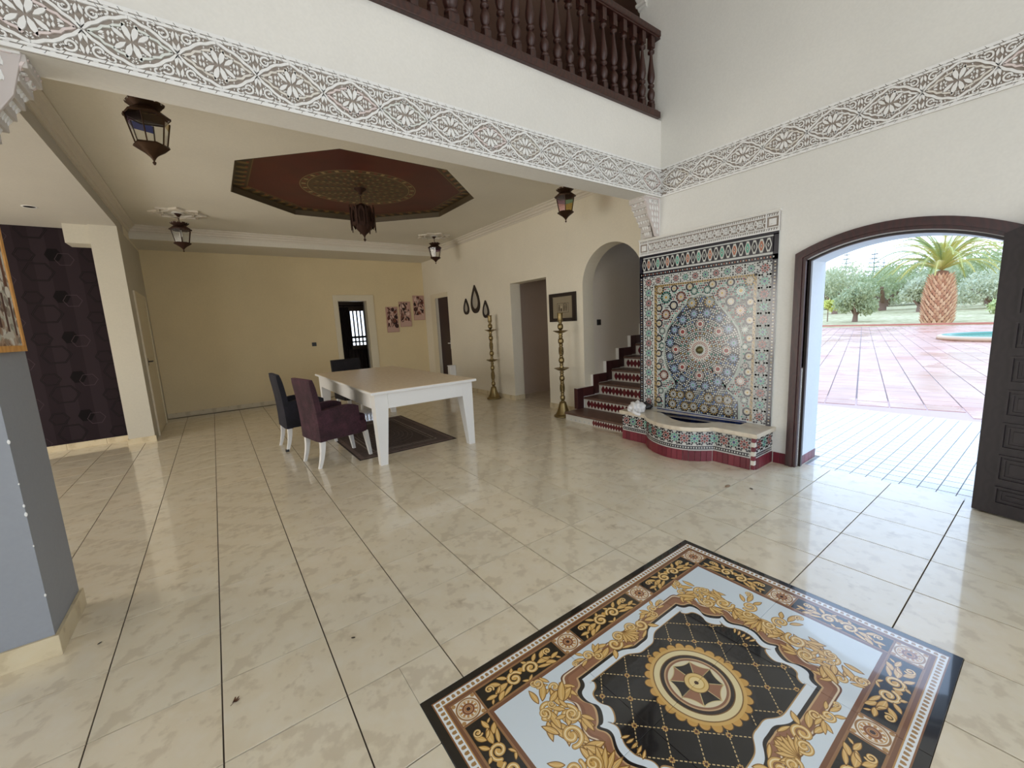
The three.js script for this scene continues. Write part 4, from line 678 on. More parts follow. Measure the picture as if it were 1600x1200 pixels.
// ---------------------------------------------------------------- entrance door
{
  const f = structGroup('door_1');
  const arc = (Ro, Ri, hwO, hwI, x0, x1) => plateZY([...doorArc(Ro, hwO, 0), ...doorArc(Ri, hwI, 0).reverse()], x0, x1);
  obj('door_frame', [arc(1.296, 1.214, 0.593, 0.512, XR - 0.03, XR + 0.07), arc(1.262, 1.236, 0.56, 0.535, XR - 0.042, XR - 0.03)], M.frameWood, f);
  obj('door_stop', arc(1.224, 1.194, 0.522, 0.492, XR + 0.03, XR + 0.065), M.blackWood, f);
  obj('reveal_plaster', [plateZY([...doorArc(1.212, 0.512, 0), ...doorArc(1.203, 0.503, 0).reverse()], XR + 0.071, 4.529)], M.reveal, f);
  // the open leaf, folded back against the wall to the right of the opening
  const d = thing('door_leaf', 'dark brown panelled wooden door leaf standing open at the right edge', 'door', [4.062, 0, -0.306], 0); d.rotation.y = -0.215;
  const Wd = 1.02, top = [[0, 0.012], [0, 1.80]]; for (let i = 0; i <= 14; i++) { const z = Wd * i / 14; top.push([z, 0.721 + Math.sqrt(1.214 * 1.214 - Math.pow(z - Wd / 2, 2)) - 0.012]); } top.push([Wd, 0.012]);
  const D = (pts, x0, x1) => { const g = plateZY(pts, x0, x1); return g; };
  obj('leaf_board', D(top.filter((_, i) => i !== 1), -0.028, 0.012), M.doorWood, d);
  for (let c = 0; c < 3; c++) for (let r = 0; r < 8; r++) {
    const z0 = 0.095 + c * 0.292, z1 = z0 + 0.25, y0 = r === 0 ? 0.085 : 0.245 + (r - 1) * 0.213, y1 = r === 0 ? 0.205 : y0 + 0.172;
    const fr = (k, x) => [[z0 + k, y0 + k], [z1 - k, y0 + k], [z1 - k, y1 - k], [z0 + k, y1 - k]];
    const ring = (k0, k1, x0, x1) => plateZY(fr(k0), x0, x1, [fr(k1)]);
    obj('door_panel', [ring(0, 0.012, -0.040, -0.028), ring(0.024, 0.034, -0.035, -0.028), bx(-0.034, -0.028, y0 + 0.05, y1 - 0.05, z0 + 0.05, z1 - 0.05, 0.002)], M.doorWood, d);
  }
}

// ---------------------------------------------------------------- balustrade of the gallery
{
  const b = thing('balustrade', 'dark turned-wood balustrade along the edge of the upper gallery', 'balustrade', [0, 3.45, -2.83]);
  obj('base_rail', [bx(-4.95, 4.06, 0, 0.062, -0.07, 0.085, 0.008), bx(-4.95, 4.055, 0.06, 0.085, -0.05, 0.06, 0.006)], M.darkWood, b);
  obj('handrail', [bx(-4.95, XR, 0.80, 0.86, -0.05, 0.05, 0.014), bx(-4.95, XR, 0.785, 0.80, -0.035, 0.035)], M.darkWood, b);
  const prof = (k) => [[0.024, 0.155], [0.036, 0.16], [0.036, 0.178], [0.018, 0.184], [0.018, 0.196], [0.030, 0.204], [0.038, 0.235], [0.038, 0.258], [0.026, 0.29], [0.016, 0.30], [0.016, 0.312], [0.033, 0.318], [0.033, 0.335], [0.016, 0.341], [0.016, 0.352], [0.027, 0.36], [0.038, 0.40], [0.036, 0.44], [0.027, 0.50], [0.019, 0.56], [0.014, 0.61], [0.014, 0.628], [0.033, 0.634], [0.033, 0.652], [0.017, 0.658], [0.02, 0.682]].map(([r, y]) => [r * k, y]);
  const make = (k) => join([lathe(prof(k), 14), bx(-0.03 * k, 0.03 * k, 0.085, 0.158, -0.03 * k, 0.03 * k, 0.004), bx(-0.028 * k, 0.028 * k, 0.68, 0.786, -0.028 * k, 0.028 * k, 0.004)]);
  const g1 = make(1), g2 = make(1.45);
  for (let i = 0; i < 61; i++) { const m = obj('baluster', i === 16 ? g2 : g1, M.darkWood, b); m.position.x = 4.012 - 0.1465 * i; }
}

{ // scrolled plaster corbel at the end of the upper wall
  const c = thing('plaster_corbel', 'small scrolled white plaster corbel at the upper wall end above the balustrade', 'corbel', [XR, 4.62, -3.05]);
  obj('scroll_block', plateXY([[0, 0], [-0.02, 0.01], [-0.035, 0.04], [-0.03, 0.07], [-0.06, 0.09], [-0.09, 0.14], [-0.12, 0.20], [-0.13, 0.30], [0, 0.30]], -0.005, 0.10, [], 0.006), M.white, c);
  obj('scroll', rod([-0.035, 0.05, -0.01], [-0.035, 0.05, 0.105], 0.02, 0.02, 12), M.white, c);
}

// ---------------------------------------------------------------- lanterns
const glassTint = { clear: [0.9, 0.9, 0.88], violet: [0.30, 0.16, 0.30], blue: [0.05, 0.07, 0.32], amber: [0.55, 0.40, 0.14], pink: [0.75, 0.48, 0.46], green: [0.30, 0.5, 0.36] };
const panes = Object.fromEntries(Object.entries(glassTint).map(([k, c]) => [k, new THREE.MeshPhysicalMaterial({ color: lin(...c), roughness: 0.12, transmission: 1, thickness: 0, ior: 1.45 })]));
function hexRing(r0, y0, r1, y1, n = 6, cap = false) { const g = new THREE.CylinderGeometry(r1, r0, y1 - y0, n, 1, !cap); g.translate(0, (y0 + y1) / 2, 0); return metre(g); }
function lantern(label, pos, turn, tints, mat) {           // pos: where it meets the ceiling
  const t = thing('hanging_lantern', label, 'lantern', pos, turn, undefined);
  const at = (r, a, y) => [r * Math.cos(a), y, r * Math.sin(a)], N = 6, K = (i) => i * Math.PI / 3;
  const canopy = obj('canopy', lathe([[0.004, -0.055], [0.018, -0.05], [0.03, -0.03], [0.052, -0.01], [0.055, 0]], 16), mat, t);
  const links = []; for (let i = 0; i < 3; i++) { const g = new THREE.TorusGeometry(0.013, 0.003, 6, 12); g.scale(0.7, 1.15, 1); if (i % 2) g.rotateY(Math.PI / 2); g.translate(0, -0.066 - i * 0.023, 0); links.push(g); }
  obj('chain', links, mat, canopy);
  const crown = obj('crown', [hexRing(0.072, -0.178, 0.108, -0.150), hexRing(0.108, -0.150, 0.111, -0.136), hexRing(0.105, -0.137, 0.105, -0.136, 6, true), lathe([[0.07, -0.176], [0.05, -0.16], [0.02, -0.15], [0.012, -0.118], [0, -0.115]], 12)], mat, t);
  const holes = []; for (let i = 0; i < 6; i++) for (let k = -1; k <= 1; k++) { const a = K(i) + Math.PI / 6, q = at(0.0955, a, -0.1435), g = new THREE.SphereGeometry(0.006, 6, 5); g.translate(q[0] - Math.sin(a) * k * 0.026, q[1], q[2] + Math.cos(a) * k * 0.026); holes.push(g); }
  obj('pierced_dot', holes, new THREE.MeshStandardMaterial({ color: lin(0.5, 0.46, 0.4), roughness: 0.5 }), crown);
  obj('roof', [hexRing(0.132, -0.222, 0.074, -0.178), hexRing(0.132, -0.236, 0.134, -0.222)], mat, t);
  const rt = 0.126, rb = 0.088, yt = -0.235, yb = -0.415;
  for (let i = 0; i < N; i++) {
    obj('post', rod(at(rt, K(i), yt), at(rb, K(i), yb), 0.0045, 0.0045, 6), mat, t);
    const a = at(rt * 0.985, K(i), yt), b = at(rt * 0.985, K(i + 1), yt), c = at(rb * 0.985, K(i + 1), yb), d = at(rb * 0.985, K(i), yb), g = new THREE.BufferGeometry();
    const mid = (p, q) => p.map((v, k) => v + (q[k] - v) * 0.3);
    const [tint, topTint] = tints[i % tints.length], e = mid(a, d), f = mid(b, c);
    for (const [q, m] of [[[a, b, f, e], topTint], [[e, f, c, d], tint]]) { const h = new THREE.BufferGeometry(); h.setAttribute('position', new THREE.Float32BufferAttribute([...q[0], ...q[1], ...q[2], ...q[0], ...q[2], ...q[3]], 3)); h.computeVertexNormals(); obj('pane', metre(h), panes[m], t); }
  }
  obj('tray', [hexRing(0.104, -0.422, 0.098, -0.408, 6, true), hexRing(0.078, -0.44, 0.104, -0.422), lathe([[0.006, -0.535], [0.012, -0.52], [0.004, -0.512], [0.010, -0.50], [0.02, -0.485], [0.045, -0.462], [0.078, -0.44]], 6)], mat, t);
  if (mat === M.rust) obj('bulb', [lathe([[0.0, -0.33], [0.014, -0.325], [0.022, -0.305], [0.016, -0.28], [0.011, -0.26], [0.011, -0.235]], 12)], new THREE.MeshStandardMaterial({ color: lin(0.7, 0.68, 0.62), roughness: 0.4 }), t);
  t.userData.swing = undefined; delete t.userData.swing; return t;
}
const LZ = -3.9, LF = -7.65;
lantern('large dark bronze lantern with tinted panes hanging at the left, nearest the camera', [-0.17, YC - 0.03, LZ], 0.35, [['clear', 'amber'], ['clear', 'amber'], ['clear', 'violet'], ['clear', 'violet'], ['clear', 'blue'], ['clear', 'clear']], M.bronze);
lantern('bronze lantern with pink and amber panes hanging in front of the arched stair opening', [3.77, YC - 0.03, LZ], 0.8, [['amber', 'green'], ['pink', 'violet'], ['clear', 'pink'], ['pink', 'pink']], M.bronze);
lantern('dark small lantern under a white ceiling rose near the left end of the far cornice', [-0.17, YC, LF], 0.5, [['clear', 'clear']], M.rust);
lantern('dark small lantern under a white ceiling rose near the right end of the far cornice', [3.79, YC, LF], 0.2, [['clear', 'clear'], ['clear', 'violet']], M.rust);
for (const [x, z, l] of [[-0.17, LF, 'star-shaped white plaster ceiling rose above the far left lantern'], [3.79, LF, 'star-shaped white plaster ceiling rose above the far right lantern'], [-0.17, LZ, 'white plaster ceiling rose above the large near left lantern'], [3.77, LZ, 'white plaster ceiling rose above the lantern by the arch']]) {
  const t = thing('ceiling_rose', l, 'ceiling rose', [x, YC, z]), sq = (a, r0, r1) => { const p = (r) => Array.from({ length: 8 }, (_, i) => { const q = i * Math.PI / 4 + Math.PI / 8; return [r * Math.cos(q), r * Math.sin(q)]; }); const g = slab(p(r1), -0.022, -0.002, [p(r0)]); g.rotateY(a); return g; };
  const pts = Array.from({ length: 16 }, (_, i) => { const r = i % 2 ? 0.245 : 0.33, q = i * Math.PI / 8; return [r * Math.cos(q), r * Math.sin(q)]; });
  obj('plaster_star', slab(pts, -0.024, -0.001, [pts.map(([a, b]) => [a * 0.84, b * 0.84])]), M.moulding, t); obj('inner_ring', sq(0, 0.17, 0.2), M.moulding, t); obj('centre', slab(circle(0, 0, 0.075, 20), -0.016, -0.001), M.white, t);
  if (z === LZ) t.position.y = YC;
}
{ // the big pierced lantern under the octagon
  const t = thing('pierced_chandelier', 'large rusty pierced-metal Moorish lantern hanging from the red octagonal panel', 'chandelier', [1.825, YC + 0.075, -5.75]), m = M.rust;
  obj('canopy', lathe([[0.004, -0.075], [0.02, -0.07], [0.03, -0.045], [0.075, -0.012], [0.078, 0]], 18), m, t);
  const links = []; for (let i = 0; i < 5; i++) { const g = new THREE.TorusGeometry(0.012, 0.003, 6, 10); g.scale(0.7, 1.2, 1); if (i % 2) g.rotateY(Math.PI / 2); g.translate(0, -0.085 - i * 0.021, 0); links.push(g); }
  obj('chain', links, m, t);
  obj('dome', lathe([[0.01, -0.185], [0.03, -0.19], [0.06, -0.205], [0.10, -0.235], [0.125, -0.275], [0.128, -0.29]], 8), m, t);
  obj('body', [lathe([[0.122, -0.29], [0.122, -0.47]], 8), lathe([[0.128, -0.29], [0.134, -0.296], [0.128, -0.302]], 8), lathe([[0.128, -0.462], [0.134, -0.468], [0.128, -0.474]], 8)], m, t);
  for (let i = 0; i < 8; i++) {
    const a = i * Math.PI / 4 + Math.PI / 8, g = plateXY([[-0.04, -0.47], [-0.04, -0.30], [-0.03, -0.268], [0, -0.235], [0.03, -0.268], [0.04, -0.30], [0.04, -0.47], [0.02, -0.50], [0, -0.48], [-0.02, -0.50]], 0.14, 0.147, [[[-0.022, -0.44], [-0.022, -0.32], [0, -0.285], [0.022, -0.32], [0.022, -0.44]]]);
    g.rotateY(a); obj('arch_plate', g, m, t);
    const s = plateXY([[-0.006, -0.545], [-0.011, -0.50], [-0.011, -0.27], [0, -0.215], [0.011, -0.27], [0.011, -0.50], [0.006, -0.545]], 0.158, 0.164); s.rotateY(a + Math.PI / 8); obj('finial_rod', [s, (() => { const q = bx(-0.004, 0.004, -0.40, -0.39, 0.115, 0.16); q.rotateY(a + Math.PI / 8); return q; })()], m, t);
  }
  obj('bowl', lathe([[0.006, -0.625], [0.014, -0.60], [0.03, -0.58], [0.065, -0.55], [0.10, -0.51], [0.122, -0.47]], 8), m, t);
  obj('finial', lathe([[0, -0.675], [0.012, -0.66], [0.018, -0.645], [0.007, -0.63], [0.006, -0.62]], 10), m, t);
}

// ---------------------------------------------------------------- table, chairs, rug
{
  const t = thing('dining_table', 'large square-legged white table with a pale wooden top', 'table', [1.84, 0, -5.54]);
  const w = 0.615, d = 1.40;
  obj('tabletop', bx(-w, w, 0.765, 0.792, -d, d, 0.004), M.paleWood, t);
  obj('edge_band', [bx(-w - 0.004, w + 0.004, 0.762, 0.788, d, d + 0.006, 0.002), bx(-w - 0.004, w + 0.004, 0.762, 0.788, -d - 0.006, -d, 0.002), bx(-w - 0.006, -w, 0.762, 0.788, -d, d, 0.002), bx(w, w + 0.006, 0.762, 0.788, -d, d, 0.002)], M.whitePaint, t);
  const A = w - 0.042, B = d - 0.042;
  for (const s of [-1, 1]) { obj('apron', bx(-A + 0.13, A - 0.13, 0.60, 0.764, s * B - 0.012, s * B + 0.012, 0.003), M.whitePaint, t); obj('apron', bx(s * A - 0.012, s * A + 0.012, 0.60, 0.764, -B + 0.13, B - 0.13, 0.003), M.whitePaint, t); }
  for (const sx of [-1, 1]) for (const sz of [-1, 1]) obj('leg', [taper([sx * (A - 0.035), 0, sz * (B - 0.035)], [sx * (A - 0.062), 0.60, sz * (B - 0.062)], 0.075, 0.075, 0.135, 0.135), bx(sx * (A - 0.062) - 0.0675, sx * (A - 0.062) + 0.0675, 0.60, 0.764, sz * (B - 0.062) - 0.0675, sz * (B - 0.062) + 0.0675)], M.whitePaint, t);
}
{
  const tex = canvasTex(600, 960, (x, W, H) => {
    x.fillStyle = '#3c322d'; x.fillRect(0, 0, W, H); const R = (m, c) => { x.fillStyle = c; x.fillRect(m, m, W - 2 * m, H - 2 * m); };
    R(10, '#75625a'); R(34, '#5d4f49'); R(92, '#94847a'); R(100, '#54473f'); R(116, '#84756b'); R(122, '#4c3f39');
    for (let i = 0; i < 900; i++) { const px = rr(0, W), py = rr(0, H); x.fillStyle = ['rgba(120,104,96,0.22)', 'rgba(34,26,24,0.3)', 'rgba(104,84,72,0.2)'][i % 3]; x.beginPath(); x.ellipse(px, py, rr(2, 14), rr(2, 7), rr(0, 3), 0, 7); x.fill(); }
    for (let k = 0; k < 5; k++) { x.strokeStyle = 'rgba(150,134,124,0.32)'; x.lineWidth = 5; x.beginPath(); x.ellipse(W / 2, H / 2, 60 + k * 26, 110 + k * 44, 0, 0, 7); x.stroke(); }
  });
  const r = thing('dark_rug', 'worn dark brown patterned rug under the white table', 'rug', [1.745, 0, -5.49]);
  const g = bx(-0.605, 0.605, 0, 0.004, -0.965, 0.965, 0.001), p = g.attributes.position, uv = g.attributes.uv; for (let i = 0; i < p.count; i++) uv.setXY(i, p.getX(i) / 1.21 + 0.5, 0.5 - p.getZ(i) / 1.93);
  obj('pile', g, new THREE.MeshStandardMaterial({ map: tex, roughness: 0.95 }), r);
}
const velvet = (r, g, b) => new THREE.MeshPhysicalMaterial({ color: lin(r, g, b), roughness: 0.85, sheen: 1, sheenRoughness: 0.4, sheenColor: lin(r * 2.2, g * 2.2, b * 2.2), map: every(dataTex(256, (u, v) => { const n = 170 + 120 * (fbm(u, v, 6, 4, 19) - 0.5) + 50 * (fbm(u, v, 40, 2, 29) - 0.5); return [clampC(n), clampC(n), clampC(n)]; }), 0.5) });
const soft = (w, h, d, r, fn) => { const g = new RoundedBoxGeometry(w, h, d, 4, r); const q = metre(g), p = q.attributes.position; if (fn) { for (let i = 0; i < p.count; i++) { const v = V(p.getX(i), p.getY(i), p.getZ(i)); fn(v); p.setXYZ(i, v.x, v.y, v.z); } } const m = mergeVertices((q.deleteAttribute('normal'), q), 1e-5); m.computeVertexNormals(); return m.toNonIndexed(); };
function armchair(label, pos, turn, mat, darkTip) {        // faces +x; origin on the floor under the seat's middle
  const t = thing('armchair', label, 'chair', pos, turn);
  const W = 0.50;
  const bend = (v) => { const k = (v.y + 0.36) / 0.72; v.x -= 0.13 * k * k - 0.01; if (v.y > 0.3) v.x += 0; };
  const seat = obj('seat', (() => { const g = soft(0.54, 0.15, W - 0.02, 0.035); g.translate(0.0, 0.36, 0); return g; })(), mat, t);
  obj('cushion', (() => { const g = soft(0.44, 0.09, W - 0.14, 0.035); g.translate(0.07, 0.445, 0); return g; })(), mat, seat);
  obj('backrest', (() => { const g = new RoundedBoxGeometry(0.095, 0.66, W, 3, 0.035), tall = new THREE.BoxGeometry(0.095, 0.66, W, 3, 14, 6); const p = tall.attributes.position; for (let i = 0; i < p.count; i++) { const y = p.getY(i) + 0.33, k = y / 0.66; const x = p.getX(i) * (1 - 0.25 * k), z = p.getZ(i); const edge = Math.min(1, (W / 2 - Math.abs(z)) / 0.06), crown = Math.max(0, (k - 0.86) / 0.14); p.setXYZ(i, x * (0.72 + 0.28 * Math.sqrt(Math.max(0, edge))) * (1 - 0.35 * crown * crown) - 0.235 - 0.06 * k * k, 0.285 + y, z * (1 - 0.015 * k)); } const m = mergeVertices((tall.deleteAttribute('normal'), tall.deleteAttribute('uv'), tall)); m.computeVertexNormals(); const q = m.toNonIndexed(); return metre(toCreasedNormals(q, 1.2)); })(), mat, t);
  for (const s of [-1, 1]) obj('armrest', (() => { const g = new THREE.BoxGeometry(0.42, 0.33, 0.065, 10, 5, 2), p = g.attributes.position; for (let i = 0; i < p.count; i++) { const x = p.getX(i) + 0.21, y = p.getY(i) + 0.165, k = x / 0.42; const top = 0.32 + 0.04 * k - 0.05 * Math.pow(k, 6); p.setXYZ(i, x - 0.24, 0.29 + y / 0.33 * top, p.getZ(i) + s * (W / 2 - 0.035)); } const m = mergeVertices((g.deleteAttribute('normal'), g.deleteAttribute('uv'), g)); m.computeVertexNormals(); return metre(toCreasedNormals(m.toNonIndexed(), 0.9)); })(), mat, t);
  const legM = M.whitePaint;
  for (const s of [-1, 1]) {
    obj('leg', taper([0.285, 0, s * 0.205], [0.245, 0.30, s * 0.205], 0.032, 0.032, 0.05, 0.05), legM, t);
    const g = new THREE.BoxGeometry(1, 1, 1, 1, 6, 1), p = g.attributes.position; for (let i = 0; i < p.count; i++) { const k = p.getY(i) + 0.5, w = 0.03 + 0.022 * k; p.setXYZ(i, -0.235 - 0.055 * (1 - k) * (1 - k) + p.getX(i) * w, 0.3 * k, s * 0.205 + p.getZ(i) * w); } g.computeVertexNormals();
    obj('leg', metre(g), legM, t);
    if (darkTip && s > 0) obj('worn_foot', bx(-0.31, -0.272, 0, 0.03, s * 0.205 - 0.02, s * 0.205 + 0.02, 0.004), M.blackPlastic, t);
  }
  return t;
}
armchair('plum purple velvet armchair with white legs, nearest the camera at the table', [0.99, 0, -4.83], 0.19, velvet(0.10, 0.032, 0.05));
armchair('dark navy velvet armchair with white legs, behind the plum armchair', [0.845, 0, -5.78], 0.06, velvet(0.022, 0.02, 0.034), true);
armchair('black armchair at the far end of the table, only its back showing above the top', [1.86, 0, -7.21], -Math.PI / 2 + 0.12, velvet(0.02, 0.015, 0.02));
{ // low white cabinet by the far wall
  const t = thing('white_cabinet', 'small white cabinet against the right wall beyond the table', 'cabinet', [4.25, 0, -8.27]);
  obj('carcass', bx(0, 0.14, 0.03, 0.52, -0.1, 0.02, 0.004), M.whitePaint, t); obj('top', bx(-0.012, 0.145, 0.52, 0.54, -0.11, 0.03, 0.004), M.whitePaint, t); obj('door', [bx(-0.01, 0, 0.06, 0.50, -0.09, 0.012, 0.003)], M.whitePaint, t); obj('plinth', bx(0.01, 0.13, 0, 0.03, -0.09, 0.01), M.whitePaint, t);
}

// ---------------------------------------------------------------- candlesticks
function candlestick(label, x, z, k) {
  const t = thing('floor_candlestick', label, 'candlestick', [x, 0, z]);
  const Y = (y) => y * k;
  const foot = lathe([[0, 0], [0.135, 0], [0.138, 0.012], [0.132, 0.024], [0.112, 0.034], [0.108, 0.045], [0.09, 0.075], [0.074, 0.12], [0.062, 0.165], [0.056, 0.19], [0.052, 0.20], [0.05, 0.215], [0.03, 0.228], [0.026, 0.24]].map(([r, y]) => [r, Y(y)]), 28);
  obj('foot', foot, M.brass, t);
  const stem = [[0.02, 0.238]]; const bead = (y, r, h) => { for (let i = 0; i <= 8; i++) { const a = -Math.PI / 2 + i / 8 * Math.PI; stem.push([0.022 + (r - 0.022) * Math.cos(a), y + h / 2 * Math.sin(a)]); } };
  const barrel = (y0, y1) => { const n = 7; for (let i = 0; i < n; i++) { const a = y0 + (y1 - y0) * i / n, b = y0 + (y1 - y0) * (i + 1) / n, e = 1 - Math.pow((i - 3) / 4.6, 2); stem.push([0.026, a], [0.026 + 0.013 * e, a + 0.003], [0.026 + 0.013 * e, b - 0.003], [0.026, b]); } };
  bead(0.285, 0.038, 0.075); bead(0.345, 0.028, 0.03); barrel(0.37, 0.50); bead(0.525, 0.03, 0.03); bead(0.58, 0.04, 0.08); bead(0.635, 0.028, 0.025); bead(0.67, 0.032, 0.03); stem.push([0.02, 0.71]);
  const s2 = stem.length; stem.push([0.02, 0.725], [0.034, 0.735]); bead(0.79, 0.028, 0.03); bead(0.85, 0.042, 0.085); bead(0.905, 0.028, 0.025); barrel(0.93, 1.05); bead(1.075, 0.03, 0.03); bead(1.135, 0.042, 0.085); bead(1.195, 0.032, 0.03); stem.push([0.032, 1.235], [0.02, 1.265]); stem.push([0.02, 1.285]); bead(1.345, 0.042, 0.085); stem.push([0.022, 1.40], [0.03, 1.415], [0.03, 1.43]);
  obj('stem', lathe(stem.map(([r, y]) => [r, Y(y)]), 20), M.brass, t);
  for (const y of [0.712, 1.266]) obj('drip_dish', lathe([[0.018, y - 0.02], [0.05, y - 0.012], [0.085, y + 0.006], [0.11, y + 0.018], [0.112, y + 0.022], [0.085, y + 0.012], [0.03, y + 0.006], [0.018, y + 0.006]].map(([r, q]) => [r, Y(q)]), 28), M.brass, t);
  const cup = [[0.02, 1.425], [0.04, 1.43]]; obj('candle_cup', [lathe([[0.02, 1.425], [0.042, 1.432], [0.044, 1.44], [0.036, 1.448], [0.038, 1.53], [0.046, 1.538], [0.044, 1.545], [0.034, 1.545], [0.032, 1.46], [0, 1.455]].map(([r, y]) => [r, Y(y)]), 16)], M.brass, t);
}
candlestick('tall turned brass candlestick beside the doorway, farther of the two', 4.235, -6.49, 1.025);
candlestick('tall turned brass candlestick at the foot of the stair, nearer of the two', 4.10, -4.42, 0.99);

// ---------------------------------------------------------------- on the walls
function drop(label, z, yTop, yBot, w) {                   // teardrop mirror on the dining room's right wall
  const t = thing('teardrop_mirror', label, 'mirror', [XD, 0, z]), h = yTop - yBot;
  const out = (k) => { const q = []; for (let i = 0; i < 32; i++) { const a = i / 32 * 2 * Math.PI, x = Math.sin(a) * Math.pow(Math.sin(a / 2), 1.1) * w * 0.80 * k, y = (yBot + yTop) / 2 + Math.cos(a) * h / 2 * (k > 0.99 ? 1 : k - 0.02); q.push([x, y]); } return q; };
  const fr = obj('frame', plateZY(out(1), -0.03, -0.002, [out(0.70)]), M.blackWood, t);
  obj('glass', plateZY(out(0.72), -0.016, -0.01), new THREE.MeshStandardMaterial({ color: lin(0.62, 0.60, 0.55), roughness: 0.35, metalness: 0.6 }), fr);
}
drop('large middle teardrop wall mirror in a black frame, largest of three', -7.215, 2.215, 1.655, 0.27);
drop('left small black teardrop wall mirror, farthest from the doorway', -7.59, 1.975, 1.645, 0.17);
drop('right small black teardrop wall mirror, just above the far candlestick', -6.84, 1.885, 1.545, 0.175);
{
  const tex = canvasTex(300, 300, (x, W) => { x.fillStyle = '#8d8068'; x.fillRect(0, 0, W, W); for (let i = 0; i < 900; i++) { x.fillStyle = `rgba(${rr(60, 190) | 0},${rr(55, 170) | 0},${rr(40, 130) | 0},0.16)`; x.fillRect(rr(0, W), rr(0, W), rr(2, 18), rr(1, 3)); }
    x.strokeStyle = '#3d3122'; x.lineWidth = 4; x.strokeRect(70, 92, 165, 130); x.fillStyle = '#4a3d2c'; for (const [px, w, h] of [[98, 16, 84], [128, 22, 50], [165, 13, 96], [186, 12, 104], [208, 12, 92]]) { x.beginPath(); x.ellipse(px, 206 - h / 2, w / 2, h / 2, 0.06, 0, 7); x.fill(); x.beginPath(); x.arc(px, 202 - h, 7, 0, 7); x.fill(); } x.fillStyle = '#a4977c'; x.fillRect(118, 130, 26, 30); });
  const t = thing('framed_picture', 'square papyrus-coloured picture in a wide black frame between doorway and arch', 'picture', [XD, 0, -4.665]);
  const sq = (k) => [[-0.29 * k, 1.618 - 0.215 * k], [0.29 * k, 1.618 - 0.215 * k], [0.29 * k, 1.618 + 0.215 * k], [-0.29 * k, 1.618 + 0.215 * k]];
  obj('frame', plateZY(sq(1), -0.03, -0.002, [sq(0.76)]), M.blackWood, t);
  const g = plateZY(sq(0.77), -0.012, -0.006), p = g.attributes.position, uv = g.attributes.uv; for (let i = 0; i < p.count; i++) uv.setXY(i, 0.5 + p.getZ(i) / 0.447, 0.5 + (p.getY(i) - 1.618) / 0.331);
  obj('print', g, new THREE.MeshStandardMaterial({ map: tex, roughness: 0.8 }), t);
}
[['left canvas print of dark brown shapes on pink, lowest of three', 3.535, 1.647, 3], ['middle canvas print of dark brown vase shapes on pink', 3.868, 1.765, 8], ['right canvas print in brown and pink, highest of three, nearest the corner', 4.232, 1.91, 15]].forEach(([label, x, y, s], n) => {
  const tex = canvasTex(220, 480, (c, W, H) => { c.fillStyle = '#b58f80'; c.fillRect(0, 0, W, H); c.fillStyle = '#c3a192'; c.fillRect(10, H - 120, W - 20, 110); for (let i = 0; i < 26; i++) { const a = hash(i, s, 1), b = hash(i, s, 2), d = hash(i, s, 3); c.fillStyle = ['#3a1c18', '#5a2c24', '#2a1412', '#d9bcae', '#74402f'][i % 5]; c.beginPath(); c.ellipse(30 + a * 160, 30 + b * 330, 10 + d * 30, 14 + hash(i, s, 4) * 46, a * 3, 0, 7); c.fill(); } for (let i = 0; i < 9; i++) { c.strokeStyle = i % 2 ? '#2c1512' : '#caa898'; c.lineWidth = 4 + hash(i, s, 7) * 9; c.beginPath(); c.moveTo(hash(i, s, 8) * W, hash(i, s, 9) * 120); c.bezierCurveTo(hash(i, s, 10) * W, 160, hash(i, s, 11) * W, 260, hash(i, s, 12) * W, 380); c.stroke(); } });
  const t = thing('canvas_print', label, 'picture', [x, y, ZF]);
  const g = bx(-0.145, 0.145, -0.30, 0.30, 0.0, 0.02, 0.003), p = g.attributes.position, uv = g.attributes.uv; for (let i = 0; i < p.count; i++) uv.setXY(i, p.getX(i) / 0.29 + 0.5, p.getY(i) / 0.6 + 0.5);
  obj('stretched_canvas', g, new THREE.MeshStandardMaterial({ map: tex, roughness: 0.75 }), t);
});
{
  const o = thing('wall_socket', 'small black square socket low on the far wall left of the door', 'socket', [1.76, 1.182, ZF]); const pl = obj('plate', bx(-0.045, 0.045, -0.04, 0.04, 0, 0.012, 0.004), M.blackPlastic, o); obj('insert', bx(-0.028, 0.028, -0.024, 0.024, 0.011, 0.016, 0.002), M.blackPlastic, pl);
  const s = thing('light_switch', 'small black square light switch on the wall inside the stair arch', 'switch', [4.74, 1.365, -4.262]); const sp = obj('plate', bx(-0.042, 0.042, -0.042, 0.042, 0, 0.012, 0.004), M.blackPlastic, s); obj('rocker', bx(-0.028, 0.028, -0.026, 0.026, 0.011, 0.016, 0.002), M.blackPlastic, sp);
  const d = thing('ceiling_spot', 'empty round downlight hole in the low ceiling on the left', 'downlight', [-1.446, YL, -6.94]); obj('ring', lathe([[0.045, -0.002], [0.062, -0.004], [0.065, 0]], 24), M.whitePaint, d); obj('hole', slab(circle(0, 0, 0.046, 20), -0.0025, -0.001), M.blackPlastic, d);
}
